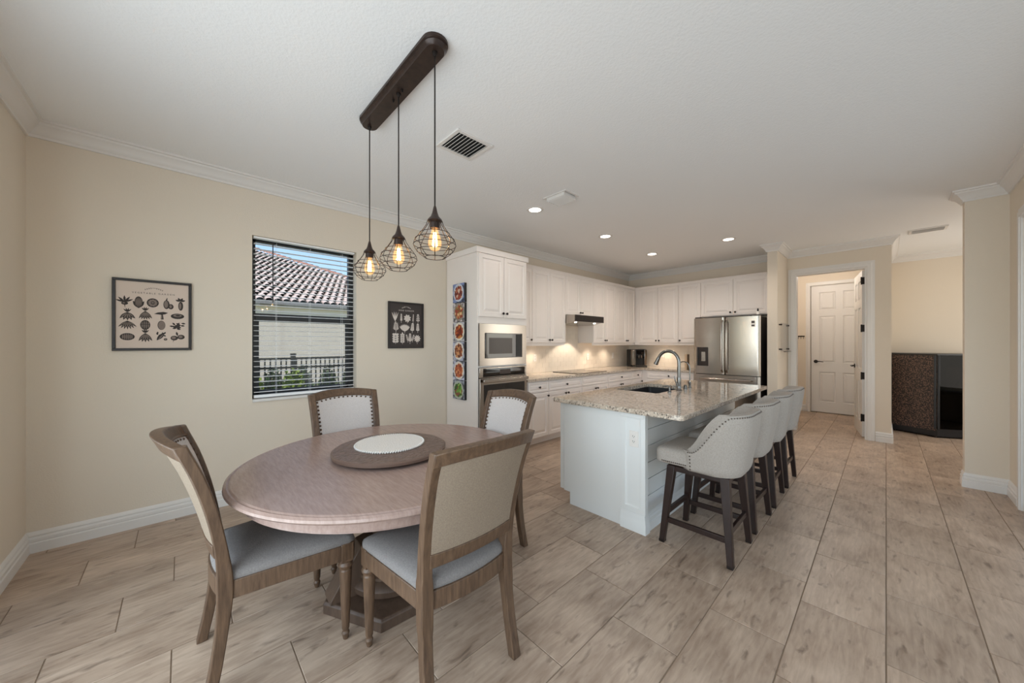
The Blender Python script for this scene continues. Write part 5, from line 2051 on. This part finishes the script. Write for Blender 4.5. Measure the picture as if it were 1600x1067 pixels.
def build_door(name, label, loc, rotz, W, Hh, knob_x, hinges=False):
    b, panels, T = six_panel(name, label, W, Hh)
    d = obj(name, b, M_TRIM, None, loc, (0, 0, rotz))
    tag(d, label, None, None, 'structure')
    for x, z, pw, ph in panels:
        p = B()
        ring_panel(p, 0, pw, 0, ph, [(0.0, -T / 2 + 0.004), (0.010, -T / 2 + 0.013), (0.018, -T / 2 + 0.014), (0.044, -T / 2 + 0.003), (0.048, -T / 2 + 0.003)], back=0.0)
        ring_panel(p, 0, pw, 0, ph, [(0.0, T / 2 - 0.004), (0.010, T / 2 - 0.013), (0.018, T / 2 - 0.014), (0.044, T / 2 - 0.003), (0.048, T / 2 - 0.003)], back=0.0)
        obj('panel', p, M_TRIM, d, (x, 0, z), angle=15)
    for sy in (-1, 1):
        h_ = B()
        cyl(h_, (knob_x, sy * T / 2, 0.98), (knob_x, sy * (T / 2 + 0.01), 0.98), 0.032, n=20)
        cyl(h_, (knob_x, sy * (T / 2 + 0.008), 0.98), (knob_x, sy * (T / 2 + 0.05), 0.98), 0.011, n=12)
        s = 1 if knob_x < W / 2 else -1
        tube(h_, [(knob_x, sy * (T / 2 + 0.045), 0.98), (knob_x + s * 0.05, sy * (T / 2 + 0.05), 0.984), (knob_x + s * 0.115, sy * (T / 2 + 0.045), 0.976)], [0.011, 0.009, 0.007], 10)
        obj('door_handle', h_, M_KNOB, d)
    if hinges:
        for z in (0.22, 0.82, 1.50, 2.18):
            hb_ = B()
            box(hb_, W - 0.001, W + 0.006, -T / 2 - 0.004, T / 2 - 0.004, z, z + 0.10)
            cyl(hb_, (W + 0.004, -T / 2 - 0.006, z - 0.004), (W + 0.004, -T / 2 - 0.006, z + 0.104), 0.008, n=10)
            obj('hinge', hb_, M_KNOB, d)
    return d


build_door('door_1', 'closed white six-panel door at the end of the passage', (DX0, 9.09, 0.012), 0, DX1 - DX0, 2.455, 0.07)
# open leaf: hinge edge at the opening jamb, free edge swung into the passage
hx_, hy_ = OX1 - 0.03, YB + 0.14
ang = math.atan2(7.89 - hy_, -0.335 - hx_)
W2 = 0.765
build_door('door_2', 'white six-panel door standing open inside the cased opening', (hx_ + W2 * math.cos(ang), hy_ + W2 * math.sin(ang), 0.012), ang + PI, W2, 2.375, 0.07, True)

pl2 = thing('passage_fill_light', 'added unseen round ceiling fill light in the passage behind the cased opening', 'ceiling light', (-0.85, 8.0, H))  # unseen fixture added to brighten the passage
obj('base', lathe(B(), [(0.001, 0.0), (0.15, 0.0), (0.15, -0.02), (0.135, -0.03), (0.001, -0.03)], 32), M_TRIM, pl2)
obj('diffuser', lathe(B(), [(0.135, -0.03), (0.12, -0.06), (0.07, -0.085), (0.001, -0.092)], 32), emit('opal_glass', (255, 236, 212), 4.0), pl2)
lamp('passage_fill_lamp', 'POINT', (0, 0, -0.16), 17, (1.0, 0.92, 0.84), parent=pl2, radius=0.1)

t = thing('key_hook_rack', 'small dark key hook rack on the passage wall', 'hook rack', (-1.185, 9.05, 1.475))
obj('rail', bx(-0.085, 0.075, -0.014, -0.001, 0.0, 0.022), M_KNOB, t, bevel=0.002)
for k in range(4):
    x = -0.066 + k * 0.042
    obj('hook', tube(B(), [(x, -0.012, 0.004), (x, -0.014, -0.03), (x, -0.028, -0.042), (x, -0.036, -0.03)], 0.003, 6), M_KNOB, t)

t = thing('acrylic_wall_board', 'clear acrylic board on standoffs mounted to the wall beside the refrigerator', 'wall board', (-1.07, 6.62, 1.44), LEFT)
obj('panel', bx(-0.30, 0.30, -0.030, -0.025, -0.205, 0.205), M_ACRYL, t, bevel=0.001)
for xx in (-0.27, 0.27):
    for zz in (-0.18, 0.18):
        obj('standoff', cyl(B(), (xx, -0.0005, zz), (xx, -0.038, zz), 0.011, n=16), M_STEELD, t)
obj('tray', bx(-0.12, 0.28, -0.062, -0.030, -0.222, -0.212), M_STEELD, t, bevel=0.001)

# ------------------------------------------------------------------ black hallway cabinet
hc = thing('hall_cabinet', 'black speckled angled cabinet with a glass front in the hallway', 'cabinet', (0.45, 8.2, 0))
HZ = 1.195
pl_ = [(0.062, 8.05), (0.50, 7.83), (0.90, 8.06), (0.90, 8.58), (0.062, 8.58)]
def hl(p):
    return (p[0] - 0.45, p[1] - 8.2)
P5 = [hl(p) for p in pl_]
obj('base', prism(B(), [(x * 0.985, y * 0.985) for x, y in P5], 0.02, 0.13), M_BLACK, hc, bevel=0.004)
obj('top', prism(B(), P5, HZ - 0.02, HZ), M_BLACK, hc, bevel=0.003)
obj('back', prism(B(), [hl(p) for p in ((0.064, 8.56), (0.898, 8.56), (0.898, 8.578), (0.064, 8.578))], 0.12, HZ - 0.02), M_BLACK, hc)
obj('side', prism(B(), [hl(p) for p in ((0.062, 8.056), (0.08, 8.06), (0.08, 8.56), (0.062, 8.56))], 0.12, HZ - 0.02), M_BLACK, hc)
obj('speckled_panel', prism(B(), [hl(p) for p in ((0.064, 8.05), (0.49, 7.837), (0.50, 7.855), (0.074, 8.068))], 0.10, HZ - 0.02), M_SPECK, hc)
for k, (x, y) in enumerate(((0.478, 7.838), (0.512, 7.836))):
    hx0, hy0 = hl((x, y))
    obj('corner_post', bx(hx0 - 0.011, hx0 + 0.011, hy0 - 0.011, hy0 + 0.014, 0.13, HZ - 0.02), M_BLACK, hc, bevel=0.003)
obj('glass_panel', prism(B(), [hl(p) for p in ((0.52, 7.842), (0.90, 8.06), (0.894, 8.068), (0.514, 7.85))], 0.13, HZ - 0.02), clear('smoked_glass', (120, 112, 106), ior=1.25), hc)
obj('shelf', prism(B(), [hl(p) for p in ((0.53, 7.90), (0.88, 8.10), (0.88, 8.55), (0.50, 8.55))], 0.60, 0.615), M_STEELD, hc)
obj('inner_panel', prism(B(), [hl(p) for p in ((0.60, 8.15), (0.88, 8.30), (0.88, 8.32), (0.60, 8.17))], 0.66, 1.0), M_CARD, hc)
cb = B()
tube(cb, [(hl((0.56, 8.0))[0], hl((0.56, 8.0))[1], 0.62), (hl((0.58, 8.02))[0], hl((0.58, 8.02))[1], 0.85), (hl((0.60, 8.05))[0], hl((0.60, 8.05))[1], 1.05), (hl((0.66, 8.1))[0], hl((0.66, 8.1))[1], 1.16)], 0.006, 6)
tube(cb, [(hl((0.62, 8.04))[0], hl((0.62, 8.04))[1], 0.62), (hl((0.70, 8.08))[0], hl((0.70, 8.08))[1], 0.78), (hl((0.78, 8.12))[0], hl((0.78, 8.12))[1], 0.92)], 0.004, 6)
obj('cable', cb, M_BLACK, hc)
for (x, y) in ((0.10, 8.08), (0.49, 7.88), (0.86, 8.10), (0.86, 8.5), (0.10, 8.5)):
    a, c_ = hl((x, y))
    obj('foot', cyl(B(), (a, c_, 0.0), (a, c_, 0.025), 0.018, n=12), M_STEELD, hc)
